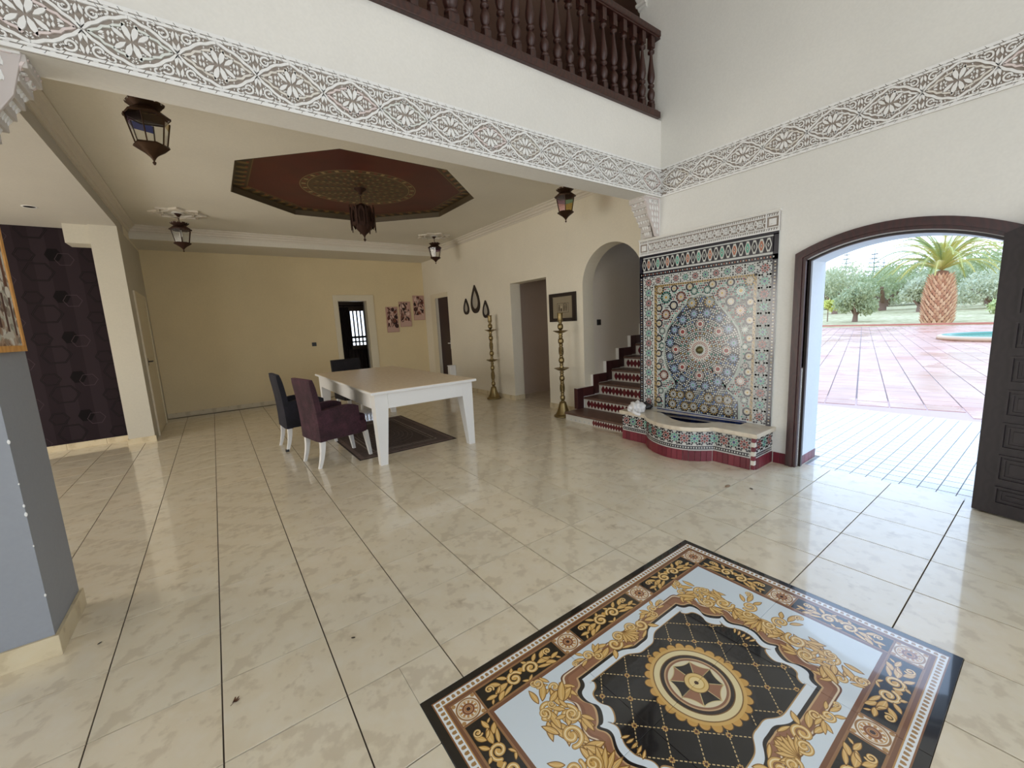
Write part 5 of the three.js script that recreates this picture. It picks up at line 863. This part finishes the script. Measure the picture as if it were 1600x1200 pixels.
{ // painting on the big pillar's side
  const tex = canvasTex(300, 520, (c, W, H) => { c.fillStyle = '#c9c3b4'; c.fillRect(0, 0, W, H); for (let i = 0; i < 260; i++) { c.fillStyle = ['rgba(150,110,80,0.4)', 'rgba(225,222,212,0.6)', 'rgba(110,66,44,0.45)', 'rgba(150,158,140,0.35)', 'rgba(60,40,32,0.4)'][i % 5]; c.beginPath(); c.ellipse(rr(0, W), rr(0, H), rr(4, 26), rr(4, 22), rr(0, 3), 0, 7); c.fill(); } for (let k = 0; k < 4; k++) { c.fillStyle = '#6d4330'; c.fillRect(40 + k * 66, 60 + k * 30, 26, 130); c.fillStyle = '#e6e0d4'; c.beginPath(); c.arc(54 + k * 66, 240 + k * 20, 22, 0, 7); c.fill(); c.fillStyle = '#54342a'; c.fillRect(44 + k * 66, 280 + k * 14, 20, 150); } });
  const t = thing('framed_painting', 'painting of brown and white figures in a golden wooden frame on the grey pillar', 'painting', [-0.76, 0, -2.842]);
  const sq = (k) => [[-0.188 + k, 1.40 + k], [0.186 - k, 1.40 + k], [0.186 - k, 2.05 - k], [-0.188 + k, 2.05 - k]];
  obj('frame', plateZY(sq(0), 0.002, 0.02, [sq(0.028)]), M.orangeWood, t);
  const g = plateZY(sq(0.024), 0.004, 0.014), p = g.attributes.position, uv = g.attributes.uv; for (let i = 0; i < p.count; i++) uv.setXY(i, 0.5 - p.getZ(i) / 0.36, (p.getY(i) - 1.42) / 0.61);
  obj('picture', g, new THREE.MeshStandardMaterial({ map: tex, roughness: 0.7 }), t);
}
// ---------------------------------------------------------------- doors and rooms beyond
{
  const f = structGroup('door_2');                         // to the room behind
  obj('door_casing', plateXY([[2.236, 0], [2.236, 2.225], [3.125, 2.225], [3.125, 0], [2.976, 0], [2.976, 2.105], [2.332, 2.105], [2.332, 0]], ZF, ZF + 0.018, [], 0.003), M.creamPaint, f);
  obj('door_lining', [bx(2.332, 2.345, 0, 2.105, ZF - 0.2, ZF), bx(2.963, 2.976, 0, 2.105, ZF - 0.2, ZF), bx(2.345, 2.963, 2.092, 2.105, ZF - 0.2, ZF)], M.creamPaint, f);
  const lf = obj('door_leaf', [bx(0, 0.60, 0.01, 2.08, -0.018, 0.018, 0.003), ...[[0.07, 0.53, 1.15, 1.98], [0.07, 0.53, 0.12, 1.02]].map(([a, b, c, d]) => bx(a, b, c, d, 0.016, 0.026, 0.006))], paint(0.10, 0.085, 0.06, 0.5), f); lf.position.set(2.955, 0, ZF - 0.16); lf.rotation.y = 1.18;
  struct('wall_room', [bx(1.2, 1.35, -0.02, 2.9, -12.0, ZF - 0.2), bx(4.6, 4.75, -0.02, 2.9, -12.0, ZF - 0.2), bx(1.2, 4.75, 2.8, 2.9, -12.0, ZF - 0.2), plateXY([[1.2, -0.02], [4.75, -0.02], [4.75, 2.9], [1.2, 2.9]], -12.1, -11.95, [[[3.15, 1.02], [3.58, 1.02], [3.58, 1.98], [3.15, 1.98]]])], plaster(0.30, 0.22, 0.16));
  struct('floor_room', bx(1.2, 4.75, -0.2, -0.006, -12.1, -9.9), M.grout);
  const w = structGroup('window_4'); for (const a of [3.15, 3.25, 3.35, 3.45, 3.55]) obj('window_bar', bx(a, a + 0.035, 1.02, 1.98, -12.02, -11.98), M.blackWood, w); obj('window_bar', bx(3.15, 3.58, 1.22, 1.28, -12.02, -11.98), M.blackWood, w); obj('window_bar', bx(3.15, 3.58, 1.10, 1.14, -12.02, -11.98), M.blackWood, w);
  const c = thing('curtain_rod', 'curtain rod with finials seen over the barred window through the far door', 'curtain rod', [3.3, 2.12, -11.86]); obj('rod', rod([-0.6, 0, 0], [0.6, 0, 0], 0.012), M.bronze, c); for (let i = 0; i < 7; i++) { const g = new THREE.TorusGeometry(0.02, 0.005, 6, 12); g.rotateY(Math.PI / 2); g.translate(-0.45 + i * 0.15, -0.006, 0); obj('ring', g, M.bronze, c); } for (const x of [-0.5, 0.5]) obj('bracket', rod([x, 0, 0], [x, 0, -0.09], 0.008), M.bronze, c);
  const cu = thing('curtain', 'dark brown curtain hanging to the left of the barred window in the room beyond', 'curtain', [2.98, 0, -11.86]); const sh = []; for (let i = 0; i <= 24; i++) sh.push([-0.14 + i * 0.012, 0.022 * Math.sin(i * 1.3)]); const back = sh.slice().reverse().map(([a, b]) => [a, b - 0.006]); obj('fabric', slab([...sh, ...back].map(([a, b]) => [a, b]), 0.1, 2.08), new THREE.MeshStandardMaterial({ color: lin(0.06, 0.04, 0.035), roughness: 0.9 }), cu);
  const cv = thing('dark_curtain_panel', 'dark brown striped curtain panel under the barred window in the room beyond', 'curtain', [3.37, 0, -11.8]); const s2 = []; for (let i = 0; i <= 30; i++) s2.push([-0.36 + i * 0.024, 0.025 * Math.sin(i * 1.5)]); obj('fabric', slab([...s2, ...s2.slice().reverse().map(([a, b]) => [a, b - 0.006])], 0.05, 0.92), new THREE.MeshStandardMaterial({ color: lin(0.11, 0.08, 0.07), roughness: 0.8 }), cv);
  // dark door in the right wall near the far corner
  const e = structGroup('door_3');
  obj('door_casing', [plateZY([[-9.29, 0], [-9.29, 2.19], [-8.43, 2.19], [-8.43, 2.085], [-9.045, 2.085], [-9.045, 0]], XD - 0.018, XD)], M.creamPaint, e);
  obj('door_panel', bx(XD + 0.07, XD + 0.11, 0, 2.1, -9.06, -8.43), paint(0.035, 0.016, 0.016, 0.45), e);
  obj('door_handle', [bx(XD + 0.055, XD + 0.07, 0.9, 1.1, -8.55, -8.51, 0.004), rod([XD + 0.05, 1.03, -8.53], [XD + 0.03, 1.03, -8.62], 0.01)], M.whitePaint, e);
  // flush cream door in the left partition
  const l = structGroup('door_4');
  obj('door_casing', plateXY([[9.28, 0], [9.28, 2.16], [8.06, 2.16], [8.06, 0], [8.14, 0], [8.14, 2.08], [9.20, 2.08], [9.20, 0]], 0, 0.02), M.creamPaint, l).applyMatrix4(new THREE.Matrix4().makeBasis(V(0, 0, -1), V(0, 1, 0), V(1, 0, 0)).setPosition(-0.84, 0, 0));
  obj('door_panel', bx(-0.84, -0.828, 0.005, 2.08, -9.2, -8.14), M.creamPaint, l);
  obj('door_handle', [rod([-0.828, 1.12, -8.22], [-0.78, 1.12, -8.22], 0.01), rod([-0.78, 1.12, -8.22], [-0.78, 1.12, -8.32], 0.01), bx(-0.83, -0.822, 1.06, 1.17, -8.24, -8.20, 0.003)], M.blackPlastic, l);
}
// litter on the floor
{
  const leafMat = new THREE.MeshStandardMaterial({ color: lin(0.10, 0.04, 0.016), roughness: 0.8, side: THREE.DoubleSide });
  const t = thing('dry_leaf', 'curled brown dry leaf lying on the floor tiles at the lower left', 'leaf', [-0.115, 0.001, -1.81], 0.7); t.scale.setScalar(0.6);
  for (const [s, a] of [[1, 0], [0.8, 0.5], [0.7, -0.5]]) { const g = new THREE.PlaneGeometry(0.05 * s, 0.014, 6, 2), p = g.attributes.position; for (let i = 0; i < p.count; i++) { const k = p.getX(i) / (0.025 * s); p.setXYZ(i, p.getX(i) + 0.02, 0.002 + 0.008 * k * k + Math.abs(p.getY(i)) * 0.4, p.getY(i) * (1 - 0.7 * k * k)); } g.rotateY(a); g.computeVertexNormals(); obj('lobe', g, leafMat, t); }
  obj('stalk', rod([-0.02, 0.004, 0], [0.0, 0.006, 0], 0.0015), leafMat, t);
  [[3.26, -1.57, 'small tan scrap of leaf on the tiles before the fountain', 0.04], [3.345, -1.425, 'tiny dark scrap on the tiles between the fountain and the door', 0.02], [0.353, -1.86, 'tiny dark pebble on a tile left of the black carpet corner', 0.012], [-0.62, -2.62, 'tiny dark crumb on the floor beside the grey pillar base', 0.012]].forEach(([x, z, l, s], i) => { const g = new THREE.IcosahedronGeometry(s / 2, 1); g.scale(1.6, 0.25, 0.8); g.translate(0, s * 0.12, 0); const m = obj('floor_scrap', g, i ? new THREE.MeshStandardMaterial({ color: lin(0.05, 0.035, 0.025), roughness: 0.9 }) : new THREE.MeshStandardMaterial({ color: lin(0.30, 0.2, 0.12), roughness: 0.9 })); m.position.set(x, 0.001, z); m.rotation.y = i * 1.3; tag(m, l, 'litter'); });
}

// ---------------------------------------------------------------- outside
{
  // porch of small pale tiles
  const porch = structGroup('porch');
  obj('mortar_bed', bx(4.19, 7.09, -0.2, -0.022, -5.0, 3.0), M.groutLight, porch);
  const mats = [[0.80, 0.79, 0.77], [0.75, 0.74, 0.725], [0.83, 0.81, 0.79]].map((c) => new THREE.MeshPhysicalMaterial({ color: lin(...c), roughness: 0.28, clearcoat: 0.4, clearcoatRoughness: 0.15 }));
  const rest = [[], [], []]; let n = 0;
  const shared = tilePiece(0.005, 0.1355, 0.003, 0.1015, -0.03, -0.012);
  const cells = []; for (let i = 0; i < 21; i++) for (let j = -42; j < 26; j++) { const x = 4.2 + i * 0.1405, z = -0.83 + j * 0.1045; const seen = z > -1.36 - (x - 4.2) * 0.55 - 0.1 && z < -0.30 - (x - 4.2) * 0.065 + 0.15; if (x < 4.53 && (z < -1.37 || z > -0.40)) continue; cells.push([x, z, seen ? x : 100 + x]); }
  cells.sort((a, b) => a[2] - b[2]);
  for (const [x, z] of cells) { const k = Math.floor(hash(Math.round(x * 100), Math.round(z * 100), 6) * 3); if (n++ < 300) { const m = obj('tile', shared, mats[k], porch); m.position.set(x, 0, z); } else { const g = shared.clone(); g.translate(x, 0, z); rest[k].push(g); } }
  rest.forEach((g, k) => g.length && obj('tile_field', g, mats[k], porch, { stuff: true }));
  // courtyard of large reddish slabs, turned a little from the house
  const court = structGroup('courtyard');
  const wetMap = every(dataTex(256, (u, v) => { const a = fbm(u, v, 4, 5, 44), b = fbm(u, v, 12, 3, 47); return mixC([216, 168, 150], [202, 152, 134], a).map((q, i) => clampC(q + (b - 0.5) * 24 - Math.max(0, a - 0.62) * [60, 130, 150][i])); }), 3.5);
  const wetRough = every(dataTex(128, (u, v) => { const a = fbm(u, v, 4, 4, 88), q = a > 0.58 ? 95 : 170; return [q, q, q]; }, false), 5);
  const cm = [[1, 1, 1], [0.94, 0.93, 0.93], [1.0, 0.96, 0.94]].map((c) => new THREE.MeshPhysicalMaterial({ map: wetMap, color: lin(...c), roughness: 0.6, roughnessMap: wetRough, clearcoat: 0.12, clearcoatRoughness: 0.25 }));
  obj('mortar_bed', slab([[7.09, -30], [37, -40], [37, 20], [7.09, 12]], -0.2, -0.036), paint(0.30, 0.24, 0.23, 0.8), court);
  const ca = Math.cos(0.236), sa = Math.sin(0.236), list = []; const P = 0.37, Q = 0.37;
  for (let i = 0; i < 84; i++) for (let j = -34; j < 34; j++) { const a = 7.0 + i * Q, b = j * P; const x = a * ca - b * sa * -1, z = -a * sa + b * ca; if (x < 7.34 || x > 36) continue; list.push([a, b, x, z, z < -0.3 + 1.0 && z > -x * 0.42 + 0.3 ? x : 100 + x, i * 97 + j]); }
  list.sort((p, q) => p[4] - q[4]); const cr = [[], [], []];
  const rot = (g) => { g.applyMatrix4(new THREE.Matrix4().makeBasis(V(ca, 0, -sa), V(0, 1, 0), V(sa, 0, ca))); return g; };
  list.forEach(([a, b, , , , s], n) => { const k = Math.floor(hash(s, 5, 2) * 3), wide = ((s % 97) + 97) % 2 ? 0.010 : 0.003; const g = rot(tilePiece(a + 0.005, a + Q - 0.005, b + wide, b + P - wide, -0.06, -0.025 + (hash(s, 1, 1) - 0.5) * 0.003, 0.004)); metre(g); if (n < 300) obj('slab', g, cm[k], court); else cr[k].push(g); });
  cr.forEach((g, k) => g.length && obj('slab_field', g, cm[k], court, { stuff: true }));
  obj('edge_slab', bx(7.0, 8.1, -0.08, -0.033, -8, 6), paint(0.66, 0.45, 0.43, 0.6), court);
  // kerb and garden ground
  const gz = (z) => 35.6 + (z + 8) * -0.08;
  const kerb = struct('kerb', slab([[37.4, -18], [35.4, 2], [35.75, 2.05], [37.75, -18]], -0.05, 0.10), paint(0.50, 0.17, 0.12, 0.7));
  const grass = dataTex(256, (u, v) => { const a = fbm(u, v, 5, 5, 66), b = fbm(u, v, 40, 2, 61); return mixC([176, 164, 116], [206, 188, 148], a).map((q) => clampC(q + (b - 0.5) * 60)); });
  const gg = new THREE.PlaneGeometry(120, 160, 60, 40); gg.rotateX(-Math.PI / 2); gg.translate(95.5, 0, -10); const gp = gg.attributes.position;
  for (let i = 0; i < gp.count; i++) { const x = gp.getX(i); gp.setY(i, Math.max(0, 0.03 * (x - 36)) + 0.08 * (vnoise(x * 0.7, gp.getZ(i) * 0.7 + 200, 997, 3) - 0.5) * (x > 38 ? 1 : 0) - 0.02); } gg.computeVertexNormals();
  const lawn = struct('garden_ground', metre(gg), new THREE.MeshStandardMaterial({ map: every(grass, 9), roughness: 0.95 }));
  // round fountain pool with a green rim, on the right
  const pool = thing('round_pool', 'low round pool with a green and tan rim set in the courtyard', 'pool', [23.2, -0.03, -1.1]);
  obj('rim', lathe([[1.75, 0.0], [2.12, 0.0], [2.12, 0.14], [2.05, 0.17], [1.82, 0.17], [1.75, 0.12]], 48), paint(0.62, 0.45, 0.30, 0.5), pool);
  obj('tile_band', lathe([[1.742, 0.02], [1.76, 0.165], [1.86, 0.178], [1.98, 0.172]], 48), paint(0.10, 0.30, 0.22, 0.4), pool);
  obj('water', slab(circle(0, 0, 1.75, 40), 0.05, 0.09), new THREE.MeshPhysicalMaterial({ color: lin(0.08, 0.26, 0.19), roughness: 0.15 }), pool);
}
// date palm
{
  const t = thing('date_palm', 'thick short date palm with a scaly trunk and arching yellow-green fronds', 'palm', [37.9, 0.05, -5.35]);
  const H = 3.05, trunk = lathe([[0, 0], [0.68, 0], [0.69, 0.4], [0.66, 1.4], [0.56, 2.4], [0.44, 3.0], [0.3, H + 0.2], [0, H + 0.3]], 24); obj('trunk', trunk, new THREE.MeshStandardMaterial({ color: lin(0.26, 0.12, 0.07), roughness: 0.9 }), t);
  const bm = [[0.62, 0.36, 0.2], [0.5, 0.25, 0.14], [0.72, 0.47, 0.28]].map((c) => new THREE.MeshStandardMaterial({ color: lin(...c), roughness: 0.85 }));
  const bg = new THREE.ConeGeometry(0.12, 0.36, 5); bg.scale(1, 1, 0.55); bg.translate(0, 0.15, 0);
  let n = 0; for (let r = 0; r < 19; r++) { const y = 0.06 + r * 0.158, R = y < 1.4 ? 0.67 : 0.67 - 0.24 * Math.pow((y - 1.4) / 1.6, 1.4); for (let i = 0; i < 20; i++) { if (n >= 300) break; const a = (i + (r % 2) * 0.5) / 20 * 2 * Math.PI; if (Math.cos(a - 2.9) < -0.25) continue; const m = obj('leaf_base', bg, bm[(r + i * 2) % 3], t); m.position.set(R * Math.cos(a), y, R * Math.sin(a)); m.rotation.set(0, -a + Math.PI / 2, 0); m.rotateX(0.62); n++; } }
  const fm = [[0.42, 0.50, 0.17], [0.56, 0.56, 0.15], [0.32, 0.42, 0.17], [0.66, 0.58, 0.14]].map((c) => new THREE.MeshPhysicalMaterial({ color: lin(...c), roughness: 0.8, side: THREE.DoubleSide, transmission: 0.35, thickness: 0 }));
  const frond = (L, droop, rise) => {                        // arching midrib with two rows of narrow leaflets
    const q = [], K = 58, pt = (k) => [L * k * Math.cos(rise * (1 - 0.35 * k)), L * (k * Math.sin(rise) - droop * k * k * k), 0];
    for (let i = 3; i < K; i++) { const k = i / K, c = pt(k), d = pt(k + 0.01), tx = d[0] - c[0], ty = d[1] - c[1], l = Math.hypot(tx, ty), len = 0.5 * Math.sin(Math.PI * Math.min(1, 0.12 + k * 0.86)) + 0.06; for (const s of [-1, 1]) q.push(c[0], c[1], 0, c[0] + tx / l * 0.045, c[1] + ty / l * 0.045, 0, c[0] + tx / l * len * 0.8, c[1] + ty / l * len * 0.8 - 0.25 * len, s * len * 0.6); }
    const g = new THREE.BufferGeometry(); g.setAttribute('position', new THREE.Float32BufferAttribute(q, 3)); g.computeVertexNormals(); const sp = []; for (let i = 0; i <= 8; i++) sp.push(pt(i / 8)); const st = tube(sp, 0.026, 10, 4).toNonIndexed(); st.deleteAttribute('uv'); return metre(mergeGeometries([g, st]));
  };
  const kinds = [frond(4.3, 0.62, 0.95), frond(4.2, 0.72, 0.75), frond(4.0, 0.42, 1.2), frond(3.7, 0.62, 0.5), frond(3.8, 0.2, 1.38)];
  for (let i = 0; i < 80; i++) { const k = i % 5, m = obj('frond', kinds[k], fm[(i * 3 + (i >> 2)) % 4], t); m.position.set(0, H + 0.3, 0); m.rotation.y = i * 2.399; m.scale.setScalar(rr(0.72, 0.95)); }
}
// olive trees and other plants beyond the courtyard
const oliveLeaf = [[0.52, 0.54, 0.34], [0.46, 0.50, 0.29], [0.58, 0.59, 0.41], [0.43, 0.48, 0.26]].map((c) => new THREE.MeshPhysicalMaterial({ color: lin(...c), roughness: 0.85, side: THREE.DoubleSide, transmission: 0.3, thickness: 0 }));
const bark = new THREE.MeshStandardMaterial({ color: lin(0.24, 0.15, 0.11), roughness: 0.95 });
function foliage(blobs, n, s) { const q = []; const tot = blobs.reduce((a, b) => a + b[3] ** 2, 0); for (const [x, y, z, r] of blobs) { const k = Math.round(n * r * r / tot); for (let i = 0; i < k; i++) { const u = rr(-1, 1), a = rr(0, 6.283), w = Math.sqrt(1 - u * u), R = r * Math.pow(rnd(), 0.33) * rr(0.8, 1.1), c = [x + R * w * Math.cos(a), y + R * u * 0.85, z + R * w * Math.sin(a)]; const e = () => rr(-1, 1) * s; q.push(c[0] + e(), c[1] + e() + s * 0.6, c[2] + e(), c[0] + e(), c[1] + e(), c[2] + e(), c[0] + e(), c[1] + e() - s * 0.4, c[2] + e()); } } const g = new THREE.BufferGeometry(); g.setAttribute('position', new THREE.Float32BufferAttribute(q, 3)); g.computeVertexNormals(); return metre(g); }
function olive(label, x, y, z, h, w, k, forks, low = 0.28) {
  const t = thing('olive_tree', label, 'tree', [x, y, z], 0);
  const blobs = []; for (let i = 0; i < 9; i++) { const a = i * 2.4, r = w * 0.5 * (i ? 0.62 : 0); blobs.push([r * Math.cos(a), h * (low + 0.36 + 0.22 * Math.sin(i * 1.7)), r * Math.sin(a), w * rr(0.26, 0.36)]); }
  obj('crown', foliage(blobs, 4200, 0.14), oliveLeaf[k % 4], t);
  const br = [rod([0, -0.1, 0], [0.05 * w, h * 0.2, 0], 0.05 * w + 0.08, 0.04 * w + 0.05, 7)]; for (let i = 0; i < forks; i++) { const a = i * 2.1 + k; br.push(rod([0.05 * w, h * 0.17, 0], [0.32 * w * Math.cos(a), h * 0.55, 0.32 * w * Math.sin(a)], 0.03 * w + 0.04, 0.02 * w, 6)); }
  obj('trunk', br, bark, t);
}
olive('tall grey-green olive tree at the left of the doorway view', 57.7, 0.65, -16.4, 5.0, 5.0, 0, 3);
olive('bushy young olive tree nearest the courtyard, left of centre in the doorway view', 41.3, 0.16, -10.4, 2.9, 2.4, 1, 3, 0.22);
olive('wide olive tree with a leaning reddish trunk in the middle of the doorway view', 61.4, 0.76, -13.1, 4.6, 6.2, 3, 4);
olive('small round olive tree on a short bare trunk just left of the palm', 54.7, 0.56, -9.0, 2.9, 2.5, 2, 2, 0.34);
olive('low spreading olive tree right of the palm beside the door leaf', 56.3, 0.61, -4.6, 3.2, 4.6, 2, 3, 0.2);
olive('big dark olive tree behind the palm on its right', 63.5, 0.8, -5.4, 5.6, 6.5, 3, 3);
olive('olive tree behind the palm trunk, partly hidden by it', 62, 0.78, -9.3, 3.9, 4.4, 0, 3);
for (let i = 0; i < 12; i++) {
  const x = 74 + (i % 3) * 4, z = -29 + i * 2.3;
  const t = thing('far_olive_tree', 'distant pale olive tree in the row behind the orchard', 'tree', [x, 1.2, z], 0, 'distant olive trees');
  obj('crown', foliage([[0, 3.4 + (i % 4) * 0.25, 0, 1.9], [0.9, 2.4, 1.2, 1.7], [-0.6, 2.5, -1.2, 1.7], [0.2, 1.4, 0.4, 1.8], [0, 1.5, -1.4, 1.4]], 3600, 0.21), oliveLeaf[(i * 3) % 4], t); obj('trunk', rod([0, -0.1, 0], [0, 1.5, 0], 0.2, 0.14, 6), bark, t);
}
[[86.4, 1.5, -23.4, 9.2, 'tall bare-branched conifer on the skyline, leftmost of three'], [79.3, 1.3, -18.2, 8.2, 'tall bare-branched conifer on the skyline, middle of three'], [77.4, 1.24, -16.7, 6.6, 'short slim conifer on the skyline, rightmost of three']].forEach(([x, y, z, h, l], n) => {
  const t = thing('conifer', l, 'tree', [x, y, z]); const g = [], m = new THREE.MeshStandardMaterial({ color: lin(0.26, 0.30, 0.30), roughness: 0.95, side: THREE.DoubleSide });
  obj('trunk', rod([0, 0, 0], [0, h, 0], 0.14, 0.03, 6), m, t);
  for (let i = 0; i < 9; i++) { const yy = h * (0.3 + 0.075 * i), R = (n === 2 ? 0.6 : 1.5) * (1 - i / 10.5); for (let j = 0; j < 6; j++) { const a = j * 1.047 + i * 0.5; g.push(rod([0, yy, 0], [R * Math.cos(a), yy + 0.15 * R, R * Math.sin(a)], 0.05, 0.02, 4)); for (let q = 1; q < 4; q++) { const k = q / 4 * R + 0.2 * R; const c = new THREE.TetrahedronGeometry(0.13, 0); c.scale(1, 0.7, 1); c.translate(k * Math.cos(a), yy + 0.15 * k, k * Math.sin(a)); g.push(c); } } }
  obj('branches', g.map((q) => metre(q)), m, t);
});
{
  const t = thing('yellow_shrub', 'small yellow-leaved shrub at the left edge of the doorway view', 'shrub', [43, 0.2, -12.7]); obj('leaves', foliage([[0, 1.5, 0, 0.45], [0.1, 1.1, 0.3, 0.4]], 260, 0.16), new THREE.MeshStandardMaterial({ color: lin(0.62, 0.62, 0.16), roughness: 0.8, side: THREE.DoubleSide }), t); obj('stem', rod([0, -0.1, 0], [0, 1.4, 0], 0.04, 0.03, 5), bark, t);
  const u = thing('yellow_grass', 'yellow-green grass clump at the right, beside the door leaf', 'grass clump', [47.3, 0.34, -3.4]); obj('blades', foliage([[0, 0.45, 0, 0.7], [0.4, 0.3, 0.6, 0.5]], 700, 0.16), new THREE.MeshStandardMaterial({ color: lin(0.55, 0.6, 0.28), roughness: 0.85, side: THREE.DoubleSide }), u);
}

// ---------------------------------------------------------------- hand the scene over
shade(scene);
const renderer = new THREE.WebGLRenderer({ antialias: true });
renderer.toneMapping = THREE.LinearToneMapping;
renderer.toneMappingExposure = EXPOSURE;
renderer.shadowMap.enabled = true;
renderer.render(scene, camera);
